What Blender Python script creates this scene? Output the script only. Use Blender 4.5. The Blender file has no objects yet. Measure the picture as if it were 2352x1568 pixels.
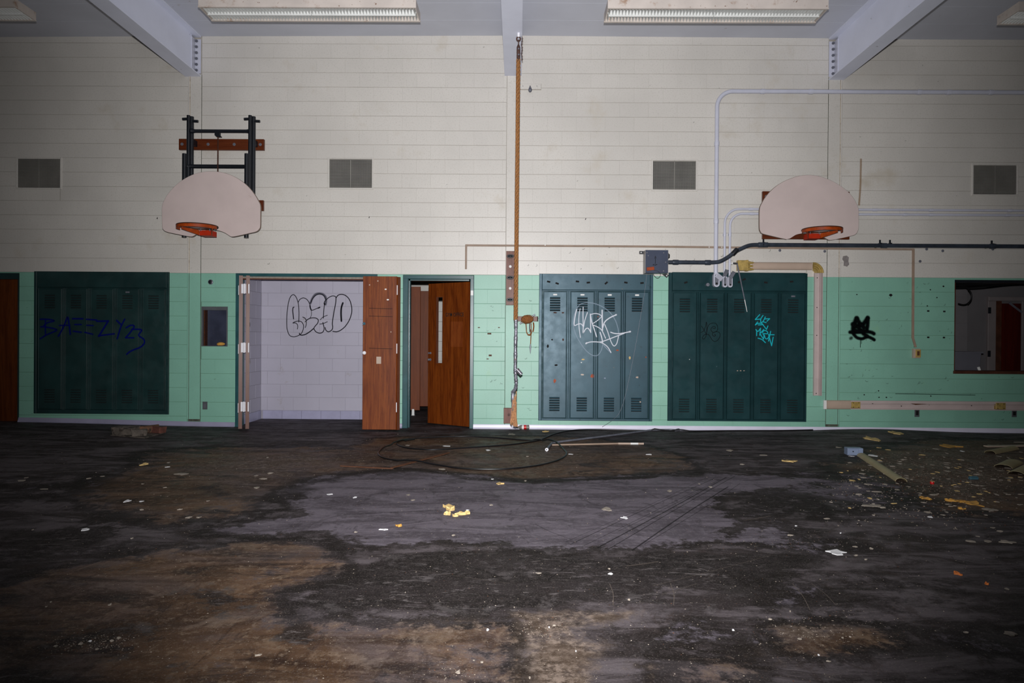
import bpy, math, random
import numpy as np
from mathutils import Vector, Matrix
random.seed(7)
C = bpy.context.scene
COL = C.collection

# ------------------------------------------------------------------ camera, light, exposure
D = 9.655            # distance of the far gym wall
EYE = 1.28           # lens height above the floor
F = 1568.0           # focal length in pixels of the 2352 px frame (24 mm on a 36 mm sensor)
cd = bpy.data.cameras.new('camera'); cam = bpy.data.objects.new('camera', cd); COL.objects.link(cam)
cd.sensor_width = 36.0; cd.lens = 24.0; cd.clip_start = 0.05; cd.clip_end = 100
CAMR = (Matrix.Rotation(math.atan(12 / F), 3, 'Z') @ Matrix.Rotation(math.pi / 2 - math.atan(7 / F), 3, 'X')
        @ Matrix.Rotation(math.radians(0.40), 3, 'Z'))
cam.matrix_world = Matrix.Translation((0, 0, EYE)) @ CAMR.to_4x4()
C.camera = cam

w = bpy.data.worlds.new('world'); C.world = w; w.use_nodes = True
w.node_tree.nodes['Background'].inputs[0].default_value = (0.02, 0.022, 0.026, 1)
w.node_tree.nodes['Background'].inputs[1].default_value = 0.2

# the photographer's flash, held just above the lens
fl = bpy.data.lights.new('flash', 'SPOT'); flash = bpy.data.objects.new('flash', fl); COL.objects.link(flash)
fl.energy = 3150; fl.color = (1.0, 0.985, 0.99); fl.spot_size = math.radians(92); fl.spot_blend = 1.0
fl.shadow_soft_size = 0.035
flash.location = (0.0, 0.0, EYE + 0.20)
flash.rotation_euler = (math.radians(90 + 5.0), 0, 0)

C.view_settings.view_transform = 'Standard'; C.view_settings.look = 'None'
C.view_settings.gamma = 1.0; C.view_settings.use_curve_mapping = False
C.view_settings.exposure = 0.0

# ------------------------------------------------------------------ helpers
def ray(px, py):
    return CAMR @ Vector(((px - 1176) / F, -(py - 784) / F, -1.0))
def P(px, py, Y=D):                      # point of the photograph on the plane y = Y
    d = ray(px, py); t = Y / d.y
    return Vector((d.x * t, Y, EYE + d.z * t))
def sst(a, b, x):
    t = min(1.0, max(0.0, (x - a) / (b - a))); return t * t * (3 - 2 * t)
def FZ(x, y):                            # the floor heaves a little along the wall
    return (0.045 * sst(-3.9, -7.2, x) * sst(6.5, 9.3, y)
            + 0.042 * math.exp(-((x - 5.0) / 0.95) ** 2) * sst(8.7, 9.55, y))
def FP(px, py, z=0.0):                   # point of the photograph on the floor
    d = ray(px, py); h = z
    for _ in range(4):
        t = (h - EYE) / d.z
        x, y = d.x * t, d.y * t
        h = z + FZ(x, y)
    return Vector((x, y, h))
def c(r, g, b):
    f = lambda v: (v / 255) / 12.92 if v / 255 <= 0.04045 else ((v / 255 + 0.055) / 1.055) ** 2.4
    return (f(r), f(g), f(b))

ORG = {}
class MB:
    def __init__(s): s.v = []; s.f = []; s.m = []; s.uv = None
    def face(s, idx, mi=0): s.f.append(tuple(idx)); s.m.append(mi)
    def add(s, verts, faces, mi=0):
        o = len(s.v); s.v += [Vector(p) for p in verts]
        for f in faces: s.face([o + i for i in f], mi)
        return s
    def box(s, x0, x1, y0, y1, z0, z1, mi=0, M=None):
        vs = [(x0, y0, z0), (x1, y0, z0), (x1, y1, z0), (x0, y1, z0), (x0, y0, z1), (x1, y0, z1), (x1, y1, z1), (x0, y1, z1)]
        if M is not None: vs = [M @ Vector(p) for p in vs]
        return s.add(vs, [(0, 1, 5, 4), (1, 2, 6, 5), (2, 3, 7, 6), (3, 0, 4, 7), (4, 5, 6, 7), (3, 2, 1, 0)], mi)
    def bbox(s, x0, x1, y0, y1, z0, z1, b=0.004, mi=0, M=None):      # box with its front edges chamfered
        T = (lambda p: M @ Vector(p)) if M is not None else (lambda p: Vector(p))
        q = [(x0, y1, z0), (x1, y1, z0), (x1, y1, z1), (x0, y1, z1), (x0, y0 + b, z0), (x1, y0 + b, z0), (x1, y0 + b, z1), (x0, y0 + b, z1),
             (x0 + b, y0, z0 + b), (x1 - b, y0, z0 + b), (x1 - b, y0, z1 - b), (x0 + b, y0, z1 - b)]
        return s.add([T(p) for p in q], [(3, 2, 1, 0), (8, 9, 10, 11), (4, 5, 9, 8), (5, 6, 10, 9), (6, 7, 11, 10), (7, 4, 8, 11),
                     (0, 1, 5, 4), (1, 2, 6, 5), (2, 3, 7, 6), (3, 0, 4, 7)], mi)
    def prism(s, poly, y0, y1, mi=0, M=None):        # polygon in x,z extruded from y0 (front) to y1
        n = len(poly); vs = [(x, y0, z) for x, z in poly] + [(x, y1, z) for x, z in poly]
        if M is not None: vs = [M @ Vector(p) for p in vs]
        return s.add(vs, [tuple(range(n)), tuple(range(2 * n - 1, n - 1, -1))] + [(i, i + n, (i + 1) % n + n, (i + 1) % n) for i in range(n)], mi)
    def flat(s, poly, h, mi=0):                      # polygon of 3-D points thickened upwards
        n = len(poly); vs = [Vector(p) for p in poly] + [Vector(p) + Vector((0, 0, h)) for p in poly]
        return s.add(vs, [tuple(range(n - 1, -1, -1)), tuple(range(n, 2 * n))] + [(i, (i + 1) % n, (i + 1) % n + n, i + n) for i in range(n)], mi)
    def tube(s, pts, r, n=10, mi=0, caps=True, closed=False, sq=None):
        pts = [Vector(p) for p in pts]; k = len(pts)
        rs = r if isinstance(r, (list, tuple)) else [r] * k
        o = len(s.v); up = None
        for i in range(k):
            if closed: t = pts[(i + 1) % k] - pts[i - 1]
            else: t = pts[min(i + 1, k - 1)] - pts[max(i - 1, 0)]
            t.normalize()
            if up is None:
                up = Vector((0, 0, 1)) if abs(t.z) < 0.9 else Vector((0, -1, 0))
            a = t.cross(up); a.normalize(); b = a.cross(t); b.normalize(); up = b
            for j in range(n):
                th = 2 * math.pi * (j + 0.5) / n
                ca, sa = math.cos(th), math.sin(th)
                if sq: ca, sa = ca * sq[0], sa * sq[1]
                s.v.append(pts[i] + (a * ca + b * sa) * rs[i])
        for i in range(k if closed else k - 1):
            i2 = (i + 1) % k
            for j in range(n):
                s.face((o + i * n + j, o + i * n + (j + 1) % n, o + i2 * n + (j + 1) % n, o + i2 * n + j), mi)
        if caps and not closed:
            s.face([o + j for j in range(n)][::-1], mi); s.face([o + (k - 1) * n + j for j in range(n)], mi)
        return s
    def lathe(s, prof, org, ax, n=16, mi=0):         # prof = [(radius, distance along axis)]
        ax = Vector(ax).normalized(); u = ax.orthogonal().normalized(); v = ax.cross(u); org = Vector(org); o = len(s.v)
        for r, h in prof:
            for j in range(n):
                th = 2 * math.pi * j / n
                s.v.append(org + ax * h + (u * math.cos(th) + v * math.sin(th)) * r)
        for i in range(len(prof) - 1):
            for j in range(n):
                s.face((o + i * n + j, o + i * n + (j + 1) % n, o + (i + 1) * n + (j + 1) % n, o + (i + 1) * n + j), mi)
        s.face([o + j for j in range(n)][::-1], mi); s.face([o + (len(prof) - 1) * n + j for j in range(n)], mi)
        return s
    def ball(s, cen, rx, ry, rz, n=10, mi=0):
        cen = Vector(cen); o = len(s.v); m = n // 2
        for i in range(1, m):
            a = math.pi * i / m
            for j in range(n):
                b = 2 * math.pi * j / n
                s.v.append(cen + Vector((rx * math.sin(a) * math.cos(b), ry * math.sin(a) * math.sin(b), rz * math.cos(a))))
        s.v.append(cen + Vector((0, 0, rz))); s.v.append(cen - Vector((0, 0, rz))); T, B = len(s.v) - 2, len(s.v) - 1
        for j in range(n):
            s.face((T, o + j, o + (j + 1) % n), mi)
            for i in range(m - 2): s.face((o + i * n + j, o + (i + 1) * n + j, o + (i + 1) * n + (j + 1) % n, o + i * n + (j + 1) % n), mi)
            s.face((B, o + (m - 2) * n + (j + 1) % n, o + (m - 2) * n + j), mi)
        return s
    def mesh(s, name, mats, org=Vector((0, 0, 0)), smooth=False):
        me = bpy.data.meshes.new(name)
        me.from_pydata([tuple(p - org) for p in s.v], [], s.f)
        for m in (mats if isinstance(mats, (list, tuple)) else [mats]): me.materials.append(m)
        me.polygons.foreach_set('material_index', s.m)
        if s.uv:
            ul = me.uv_layers.new(name='UVMap'); ul.data.foreach_set('uv', [q for f in s.uv for p in f for q in p])
        if smooth:
            me.polygons.foreach_set('use_smooth', [True] * len(s.f))
            try: me.set_sharp_from_angle(angle=math.radians(40))
            except Exception: pass
        me.update(); return me
    def build(s, name, mats, parent=None, smooth=False, kind=None, label=None):
        lo = Vector([min(p[i] for p in s.v) for i in range(3)]); hi = Vector([max(p[i] for p in s.v) for i in range(3)])
        org = (lo + hi) / 2
        if parent is None: org.z = lo.z
        o = bpy.data.objects.new(name, s.mesh(name, mats, org, smooth)); COL.objects.link(o)
        put(o, org, parent)
        if kind: o['kind'] = kind
        if label: o['label'] = label
        return o
def put(o, org, parent=None):
    ORG[o.name] = Vector(org)
    if parent is not None:
        o.parent = parent; o.location = Vector(org) - ORG[parent.name]
    else: o.location = org
def thing(name, label, cat, loc, group=None):
    o = bpy.data.objects.new(name, None); COL.objects.link(o); o.empty_display_size = 0.1
    put(o, Vector(loc)); return tag(o, label, cat, group)
def tag(o, label, cat, group=None):
    o['label'] = label; o['category'] = cat
    if group: o['group'] = group
    return o
def struct(name, loc=None, mb=None, mats=None, label=None):
    if mb: o = mb.build(name, mats)
    else:
        o = bpy.data.objects.new(name, None); COL.objects.link(o); put(o, Vector(loc))
    o['kind'] = 'structure'
    if label: o['label'] = label
    return o
def cr(pts, n=6, closed=False):                      # smooth curve through points
    pts = [Vector(p) for p in pts]; k = len(pts); out = []
    for i in range(k if closed else k - 1):
        g = (lambda j: pts[j % k]) if closed else (lambda j: pts[min(max(j, 0), k - 1)])
        a, b, d, e = g(i - 1), g(i), g(i + 1), g(i + 2)
        for q in range(n):
            t = q / n
            out.append(0.5 * ((2 * b) + (d - a) * t + (2 * a - 5 * b + 4 * d - e) * t * t + (3 * b - a - 3 * d + e) * t ** 3))
    if not closed: out.append(pts[-1])
    return out
def arc(cx, cz, r, a0, a1, n=8):
    return [(cx + r * math.cos(math.radians(a0 + (a1 - a0) * i / n)), cz + r * math.sin(math.radians(a0 + (a1 - a0) * i / n))) for i in range(n + 1)]

# ------------------------------------------------------------------ materials
class NT:
    def __init__(s, name):
        s.mat = bpy.data.materials.new(name); s.mat.use_nodes = True; s.t = s.mat.node_tree
        s.b = s.t.nodes['Principled BSDF']; s.out = s.t.nodes['Material Output']
    def n(s, typ, **kw):
        nd = s.t.nodes.new(typ)
        for k, v in kw.items(): setattr(nd, k, v)
        return nd
    def l(s, a, b): s.t.links.new(a, b)
    def pos(s, stretch=(1, 1, 1)):
        g = s.n('ShaderNodeNewGeometry'); m = s.n('ShaderNodeMapping'); m.inputs['Scale'].default_value = stretch
        s.l(g.outputs['Position'], m.inputs['Vector']); return m.outputs[0]
    def noise(s, vec, scale, detail=4, rough=0.55, dist=0.0):
        x = s.n('ShaderNodeTexNoise'); x.inputs['Scale'].default_value = scale; x.inputs['Detail'].default_value = detail
        x.inputs['Roughness'].default_value = rough; x.inputs['Distortion'].default_value = dist
        s.l(vec, x.inputs['Vector']); return x.outputs['Fac']
    def rng(s, v, a, b, c0=0.0, c1=1.0, smooth=True):
        x = s.n('ShaderNodeMapRange'); x.interpolation_type = 'SMOOTHSTEP' if smooth else 'LINEAR'
        for i, q in zip((1, 2, 3, 4), (a, b, c0, c1)): x.inputs[i].default_value = q
        s.l(v, x.inputs[0]); return x.outputs[0]
    def mix(s, f, a, b, mode='MIX'):
        x = s.n('ShaderNodeMix', data_type='RGBA', blend_type=mode)
        for sock, v in ((x.inputs[0], f), (x.inputs[6], a), (x.inputs[7], b)):
            if isinstance(v, (int, float)): sock.default_value = v
            elif isinstance(v, (tuple, list)): sock.default_value = (*v[:3], 1)
            else: s.l(v, sock)
        return x.outputs[2]
    def math(s, op, a, b=None):
        x = s.n('ShaderNodeMath', operation=op)
        for sock, v in ((x.inputs[0], a), (x.inputs[1], b)):
            if v is None: continue
            if isinstance(v, (int, float)): sock.default_value = v
            else: s.l(v, sock)
        return x.outputs[0]
    def bump(s, h, strength, dist=0.002):
        x = s.n('ShaderNodeBump'); x.inputs['Strength'].default_value = strength; x.inputs['Distance'].default_value = dist
        s.l(h, x.inputs['Height']); s.l(x.outputs[0], s.b.inputs['Normal'])
def pm(name, col, rough=0.5, metal=0.0, var=0.10, vs=5.0, col2=None, dirt=None, bump=None, stretch=(1, 1, 1), rvar=0.0, rand=0.0, spec=0.5, thr=None, tint=None):
    t = NT(name); v = t.pos(stretch); f = t.noise(v, vs, 5)
    a = tuple(q * (1 - var) for q in col); b = col2 or tuple(min(1, q * (1 + var)) for q in col)
    k = t.mix(t.rng(f, *(thr or (0.3, 0.7))), a, b)
    v0 = t.pos()
    if dirt:                                          # worn or soiled spots of their own colour: (scale, lo, hi, colour)
        for (sc, lo, hi, dc) in dirt: k = t.mix(t.rng(t.noise(v0, sc, 6, 0.65), lo, hi), k, dc)
    if rand:
        oi = t.n('ShaderNodeObjectInfo'); k = t.mix(1.0, k, t.rng(oi.outputs['Random'], 0, 1, 1 - rand, 1.0, False), 'MULTIPLY')
    t.l(k, t.b.inputs['Base Color'])
    t.b.inputs['Roughness'].default_value = rough; t.b.inputs['Metallic'].default_value = metal
    t.b.inputs['Specular IOR Level'].default_value = spec
    if tint: t.b.inputs['Specular Tint'].default_value = (*tint, 1)
    if rvar: t.l(t.rng(t.noise(v0, vs * 2.3, 5), 0.3, 0.7, rough - rvar, rough + rvar), t.b.inputs['Roughness'])
    if bump: t.bump(t.noise(v0, bump[0], 3), bump[1])
    return t.mat
def wood(name, a, b, dark, rough=0.4, sc=1.0, bump=0.15, axis=2, wear=None, spec=0.22):
    t = NT(name); st = [14 * sc, 14 * sc, 14 * sc]; st[axis] = 0.9 * sc
    v = t.pos(tuple(st)); g = t.noise(v, 1.6, 6, 0.6, 1.2); g2 = t.noise(v, 7.0, 4, 0.7)
    k = t.mix(t.rng(g, 0.32, 0.68), a, b); k = t.mix(t.rng(g2, 0.52, 0.75, 0, 0.75), k, dark)
    if wear: k = t.mix(t.rng(t.noise(t.pos((1, 1, 0.6)), 9.0, 7, 0.7), 0.66, 0.74, 0, 0.8), k, wear)
    t.l(k, t.b.inputs['Base Color']); t.b.inputs['Roughness'].default_value = rough; t.b.inputs['Specular IOR Level'].default_value = spec
    t.bump(g2, bump); return t.mat
def spray(name, col, lo=0.35, hi=1.0, amt=1.0, rough=0.4):
    t = NT(name); uv = t.n('ShaderNodeUVMap'); uv.uv_map = 'UVMap'
    sp = t.n('ShaderNodeSeparateXYZ'); t.l(uv.outputs[0], sp.inputs[0])
    d = t.math('ABSOLUTE', t.math('MULTIPLY', t.math('SUBTRACT', sp.outputs[1], 0.5), 2.0))
    n = t.noise(t.pos(), 260, 2); a = t.rng(t.math('ADD', d, t.math('MULTIPLY', t.math('SUBTRACT', n, 0.5), 0.35)), lo, hi, amt, 0.0)
    t.b.inputs['Base Color'].default_value = (*col, 1); t.b.inputs['Roughness'].default_value = rough; t.b.inputs['Specular IOR Level'].default_value = 0.12
    t.l(a, t.b.inputs['Alpha']); return t.mat

CREAM = c(206, 202, 195); GREEN = c(131, 184, 164)
m_cream = pm('painted_cream_block', CREAM, 0.43, spec=0.85, var=0.05, vs=1.1, dirt=[(55, 0.50, 0.72, c(190, 186, 178)), (1.6, 0.58, 0.80, c(194, 186, 172)), (38, 0.715, 0.735, c(120, 112, 104))], bump=(230, 0.22), rand=0.025)
m_cream_j = pm('dirty_shaded_cream_joint', c(166, 161, 153), 0.8, var=0.15, vs=3)  # darker mortar: joint dirt and recess shade both put into the colour
m_green_j = pm('dirty_shaded_green_joint', c(102, 146, 124), 0.8, var=0.15, vs=3)  # green mortar darkened for dirt and for the shade in the joints
m_closet_j = pm('dirty_shaded_lilac_joint', c(152, 149, 160), 0.8, var=0.1, vs=3)  # lilac mortar darkened likewise for dirt and joint shade
m_dim = pm('shaded_side_room_paint', c(98, 95, 97), 0.7, var=0.08, vs=2)  # white walls of the unlit room, its darkness put into the colour
m_dimf = pm('shaded_door_frame_paint', c(120, 112, 112), 0.6, var=0.06)  # white frame greyed to carry the room's darkness
m_green = pm('painted_green_block', GREEN, 0.46, spec=0.7, var=0.06, vs=1.6, dirt=[(55, 0.52, 0.76, c(122, 172, 150)), (3.1, 0.60, 0.78, c(132, 184, 152)), (26, 0.715, 0.74, c(70, 78, 66))], bump=(230, 0.20), rand=0.03)
m_closet = pm('painted_lilac_block', c(176, 173, 188), 0.55, var=0.05, vs=1.3, dirt=[(4, 0.62, 0.8, c(150, 140, 132)), (40, 0.73, 0.75, c(90, 85, 84))], bump=(230, 0.2), rand=0.04)
m_tile = pm('glazed_lilac_tile', c(164, 163, 190), 0.3, var=0.05, vs=9, rand=0.06)
m_ceil = pm('ceiling_paint', c(200, 203, 214), 0.6, var=0.05, vs=1.2, dirt=[(2.1, 0.67, 0.76, c(160, 148, 140)), (9, 0.70, 0.76, c(128, 104, 84))], bump=(120, 0.15))
m_beam = pm('beam_paint', c(222, 226, 242), 0.5, var=0.04, vs=2.0, dirt=[(7, 0.70, 0.74, c(150, 148, 152))])
m_fix = pm('fixture_enamel', c(206, 196, 188), 0.5, var=0.08, vs=4, dirt=[(6, 0.56, 0.72, c(168, 140, 120)), (22, 0.64, 0.70, c(120, 84, 60))])
m_louv = pm('louver_white', c(226, 228, 226), 0.35, var=0.04, vs=4, dirt=[(3, 0.62, 0.74, c(190, 160, 140))])
m_teal = pm('locker_teal_paint', c(27, 55, 58), 0.42, spec=0.2, tint=(.7,.88,1), var=0.16, vs=3.5, dirt=[(14, 0.69, 0.73, c(70, 92, 96)), (55, 0.735, 0.75, c(120, 120, 110))], bump=(60, 0.05), rvar=0.09, rand=0.1)
m_teal2 = pm('worn_teal_paint', c(36, 64, 74), 0.41, spec=0.55, tint=(.66,.86,1), var=0.14, vs=4.5, dirt=[(7, 0.60, 0.70, c(28, 50, 56)), (13, 0.68, 0.72, c(16, 26, 28)), (18, 0.70, 0.73, c(120, 92, 60))], bump=(60, 0.05), rvar=0.03, rand=0.06)
m_dteal = pm('dark_teal_paint', c(26, 52, 52), 0.42, var=0.2, vs=3.5, bump=(60, 0.05), rvar=0.08)  # dark teal paint of the west lockers and door frame
m_frame = pm('door_frame_teal', c(40, 80, 84), 0.30, var=0.15, vs=6, dirt=[(30, 0.72, 0.74, c(96, 120, 112))], bump=(40, 0.05))
m_black = pm('black_void', c(8, 8, 9), 0.9, var=0.05)
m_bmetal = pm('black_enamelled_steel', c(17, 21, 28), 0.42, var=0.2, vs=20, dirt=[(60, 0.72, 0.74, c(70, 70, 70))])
m_board = pm('backboard_enamel', c(202, 186, 182), 0.38, var=0.04, vs=3, dirt=[(5, 0.66, 0.8, c(186, 166, 160)), (30, 0.735, 0.75, c(96, 84, 80))])
m_edge = pm('board_edge', c(120, 104, 92), 0.6)
m_orange = pm('orange_rim_paint', c(156, 62, 14), 0.5, spec=0.25, var=0.25, vs=14, dirt=[(40, 0.62, 0.68, c(96, 40, 14))])
m_red = pm('red_orange_paint', c(170, 40, 10), 0.5, spec=0.25, var=0.1, vs=14)
m_rimd = pm('rusty_dark_rim', c(64, 34, 20), 0.6, spec=0.2, var=0.3, vs=30)
m_ledg = wood('stained_ledger_board', c(96, 46, 22), c(84, 36, 16), c(52, 20, 8), 0.4, 1.0, axis=0)
m_peg = wood('aged_brown_board', c(126, 86, 76), c(104, 66, 56), c(66, 38, 30), 0.4, 1.4)
m_door = wood('red_brown_door_veneer', c(128, 66, 26), c(100, 44, 16), c(58, 22, 8), 0.46, 0.9, wear=c(140, 84, 50))
m_door2 = wood('dark_office_door_veneer', c(116, 56, 14), c(84, 34, 6), c(50, 18, 3), 0.45, 0.9)
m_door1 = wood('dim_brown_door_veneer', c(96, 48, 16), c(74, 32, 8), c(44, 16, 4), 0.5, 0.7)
m_edgew = wood('raw_door_edge', c(104, 64, 46), c(92, 52, 38), c(62, 32, 22), 0.42, 1.6, spec=0.3)
m_part = wood('partition_laminate', c(112, 54, 18), c(96, 44, 12), c(78, 32, 8), 0.45, 0.8)
m_steel = pm('flash_bright_zinc', c(236, 236, 242), 0.4, metal=0.0, var=0.05)  # flash glare on bare metal put into a near-white colour
m_rust = pm('rusty_iron', c(84, 60, 54), 0.6, metal=0.4, var=0.35, vs=40)
m_rope = pm('manila_rope', c(144, 98, 54), 0.8, var=0.25, vs=60, bump=(300, 0.5))
m_fray = pm('frayed_rope_fibre', c(176, 128, 90), 0.9, var=0.3, vs=80)
m_tape = pm('silver_duct_tape', c(120, 120, 130), 0.32, metal=0.35, var=0.35, vs=30, dirt=[(24, 0.6, 0.68, c(96, 66, 52))], bump=(60, 0.6))
m_cord = pm('rusty_brown_cord', c(134, 84, 42), 0.85, var=0.35, vs=60, bump=(200, 0.6))
m_pipe = pm('painted_conduit', c(196, 198, 212), 0.35, var=0.04, vs=6)
m_dpipe = pm('dark_galvanised_conduit', c(56, 63, 74), 0.36, metal=0.25, var=0.25, vs=9)
m_zinc = pm('dull_zinc', c(112, 114, 124), 0.45, metal=0.3, var=0.15, vs=20)
m_gbox = pm('grey_blue_enclosure', c(56, 64, 84), 0.45, spec=0.3, var=0.08, vs=8)
m_gboxs = pm('enclosure_side', c(150, 146, 144), 0.45)
m_tan = pm('tan_raceway', c(180, 160, 144), 0.4, var=0.05, vs=5)
m_pink = pm('pinkish_channel', c(190, 175, 172), 0.4, spec=0.3, var=0.05, vs=5)
m_brown = pm('brown_raceway', c(150, 130, 114), 0.5, spec=0.3, var=0.08, vs=7)
m_brass = pm('brass_plated', c(178, 152, 88), 0.4, metal=0.2, var=0.2, vs=18)
m_cove_glare = pm('flash_lit_cove_base', c(216, 214, 232), 0.40, var=0.06, vs=3, dirt=[(24, 0.72, 0.75, c(60, 56, 58))], spec=1.0)  # same vinyl as the west run, flash glare put into its colour
m_cove = pm('vinyl_cove_base', c(150, 148, 172), 0.36, var=0.08, vs=3, dirt=[(24, 0.70, 0.73, c(60, 56, 58))], spec=0.9)
m_grille = pm('grille_grey', c(126, 124, 118), 0.5, var=0.1)
m_white = pm('white_card', c(226, 226, 224), 0.5, var=0.03)
m_chip = pm('off_white_paint_chip', c(158, 148, 136), 0.7, var=0.15, vs=30, rand=0.3)
m_chipw = pm('white_paint_chip', c(214, 214, 216), 0.6, var=0.05, vs=30)
m_foam = pm('yellow_foam', c(196, 146, 66), 0.8, var=0.25, vs=30, rand=0.2)
m_foamp = pm('pale_yellow_scrap', c(206, 176, 116), 0.75, var=0.2, vs=30, rand=0.2)
m_cable = pm('black_cable_sheath', c(16, 16, 18), 0.35, var=0.1)
m_lath = wood('broken_lath_wood', c(98, 66, 48), c(80, 50, 34), c(50, 30, 18), 0.6, 1.5, axis=0)
m_sill = pm('worn_brown_sill', c(74, 44, 32), 0.6, spec=0.2, var=0.25, vs=9)
m_crumb = pm('floor_crumb', c(122, 112, 100), 0.8, var=0.3, vs=40)
m_orc = pm('orange_crumb', c(186, 104, 46), 0.8, var=0.2, vs=40)
m_deb1 = pm('grey_debris', c(92, 84, 76), 0.85, var=0.35, vs=14, dirt=[(16, 0.5, 0.62, c(46, 38, 32))], bump=(40, 0.6))
m_deb2 = pm('brown_debris', c(100, 70, 48), 0.85, var=0.35, vs=14, dirt=[(16, 0.52, 0.62, c(44, 30, 22))], bump=(40, 0.6))
m_deb3 = pm('reddish_debris', c(92, 54, 44), 0.85, var=0.3, vs=14, bump=(40, 0.6))
m_olive = pm('olive_tan_cover', c(150, 138, 104), 0.5, var=0.1, vs=5)
m_jbox = pm('blue_grey_box_paint', c(120, 134, 160), 0.45, var=0.08)
m_plast = pm('grey_clear_plastic', c(120, 116, 108), 0.25, var=0.2, vs=20)
m_redlab = pm('red_label', c(190, 24, 24), 0.35, var=0.1)
m_teal_t = pm('teal_plastic', c(60, 96, 110), 0.4)
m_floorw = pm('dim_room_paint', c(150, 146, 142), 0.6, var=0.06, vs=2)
m_redd = wood('dark_red_door', c(76, 16, 8), c(60, 10, 5), c(34, 6, 3), 0.5, 0.6)
m_bin = pm('grey_plastic_bin', c(92, 92, 100), 0.45, var=0.05)
m_caulk = pm('yellowed_caulk', c(172, 156, 128), 0.6, var=0.3, vs=12, dirt=[(14, 0.5, 0.62, c(120, 96, 60))])
m_dcaulk = pm('dirty_joint_and_shade', c(74, 78, 66), 0.7, var=0.5, vs=14)  # dirty joint tone, also the shadow line below the column covers
m_plas = pm('bare_plaster', c(128, 122, 120), 0.7, var=0.15, vs=30)
m_glass = pm('tinted_panel', c(52, 56, 72), 0.25, var=0.2, vs=6, dirt=[(9, 0.62, 0.7, c(78, 72, 74))])
m_outl = pm('metal_outlet_plate', c(96, 100, 104), 0.4, metal=0.3)
sp_black = spray('black_spray', c(16, 16, 24), 0.45, 1.0)
sp_soft = spray('soft_black_spray', c(5, 9, 10), 0.25, 1.0)
sp_grey = spray('faint_grey_spray', c(60, 62, 76), 0.0, 1.0, 0.7)
sp_white = spray('white_spray', c(226, 230, 240), 0.15, 1.0, 0.95)
sp_whf = spray('faint_white_spray', c(170, 190, 210), 0.0, 1.0, 0.55)
sp_blue = spray('blue_spray', c(4, 14, 104), 0.15, 1.0, 0.9)
sp_cyan = spray('cyan_spray', c(30, 186, 200), 0.45, 1.0, 0.9)
sp_thin = spray('thin_black_marker', c(6, 12, 14), 0.45, 1.0, 0.95)
sp_rust = spray('rust_run', c(150, 112, 66), 0.0, 1.0, 0.55)
sp_scuff = spray('tyre_scuff', c(22, 20, 22), 0.0, 1.0, 0.62, 0.6)
sp_scuffw = spray('wall_scuff', c(70, 74, 66), 0.0, 1.0, 0.5, 0.6)
sp_scr = spray('pale_scratch', c(110, 100, 92), 0.0, 1.0, 0.7, 0.6)

# ------------------------------------------------------------------ painted strokes (real paint films a hair thick)
def strokes(name, mat, parent, lines, label=None, z0=0.0):
    """lines = [(width, [3-D points], normal)] each laid slightly above the one before"""
    mb = MB(); mb.uv = []
    for k, (wd, pts, nrm) in enumerate(lines):
        nrm = Vector(nrm).normalized(); off = nrm * (0.0006 + 0.00012 * k)
        n = len(pts); o = len(mb.v); wds = wd if isinstance(wd, list) else [wd] * n
        sides = []
        for i in range(n):
            t = (pts[min(i + 1, n - 1)] - pts[max(i - 1, 0)])
            t = t - nrm * t.dot(nrm)
            t.normalize(); sd = nrm.cross(t); sides.append((t, sd))
            mb.v += [pts[i] + off - sd * wds[i] / 2, pts[i] + off + sd * wds[i] / 2]
        for i in range(n - 1):
            mb.face((o + 2 * i, o + 2 * i + 2, o + 2 * i + 3, o + 2 * i + 1)); mb.uv.append([(0, 0), (1, 0), (1, 1), (0, 1)])
        for e, sg in ((0, -1), (n - 1, 1)):
            t, sd = sides[e]; ci = len(mb.v); mb.v.append(pts[e] + off); prev = None
            for q in range(7):
                a = math.pi * q / 6 - math.pi / 2
                mb.v.append(pts[e] + off + (t * sg * math.cos(a) + sd * math.sin(a)) * wds[e] / 2)
                if prev is not None:
                    mb.face((ci, prev, len(mb.v) - 1)); mb.uv.append([(0, 0.5), (0, 1), (0, 1)])
                prev = len(mb.v) - 1
    return mb.build(name, mat, parent, label=label)
def graf(name, mat, parent, ox, oy, sc, Y, ls, label=None, n=6):
    out = []
    for wd, pts in ls:
        q = cr([P(ox + x / sc, oy + y / sc, Y) for x, y in pts], n) if len(pts) > 2 else [P(ox + x / sc, oy + y / sc, Y) for x, y in pts]
        out.append((wd / sc * Y / F, q, (0, -1, 0)))
    return strokes(name, mat, parent, out, label)

# ------------------------------------------------------------------ wall of painted blocks
def cut(rect, holes):
    holes = [h for h in holes if h[0] < rect[1] and h[1] > rect[0] and h[2] < rect[3] and h[3] > rect[2]]
    xs = sorted({rect[0], rect[1], *[min(max(q, rect[0]), rect[1]) for h in holes for q in h[:2]]})
    zs = sorted({rect[2], rect[3], *[min(max(q, rect[2]), rect[3]) for h in holes for q in h[2:]]})
    out = []
    for i in range(len(xs) - 1):
        run = None
        for j in range(len(zs) - 1):
            cx, cz = (xs[i] + xs[i + 1]) / 2, (zs[j] + zs[j + 1]) / 2
            if any(h[0] < cx < h[1] and h[2] < cz < h[3] for h in holes):
                if run: out.append(run)
                run = None
            else: run = (xs[i], xs[i + 1], run[2] if run else zs[j], zs[j + 1])
        if run: out.append(run)
    return out
BM = {}
def block_mesh(wd, ht, mat, key):
    k = (round(wd, 3), round(ht, 3), key)
    if k not in BM:
        BM[k] = MB().bbox(-wd / 2, wd / 2, 0, 0.006, -ht / 2, ht / 2, min(0.0007, wd / 4)).mesh('block', mat)
    return BM[k]
ROW = 0.2032; Z0 = P(1090, 631.0).z                  # Z0: the paint line, also a bed joint
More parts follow.
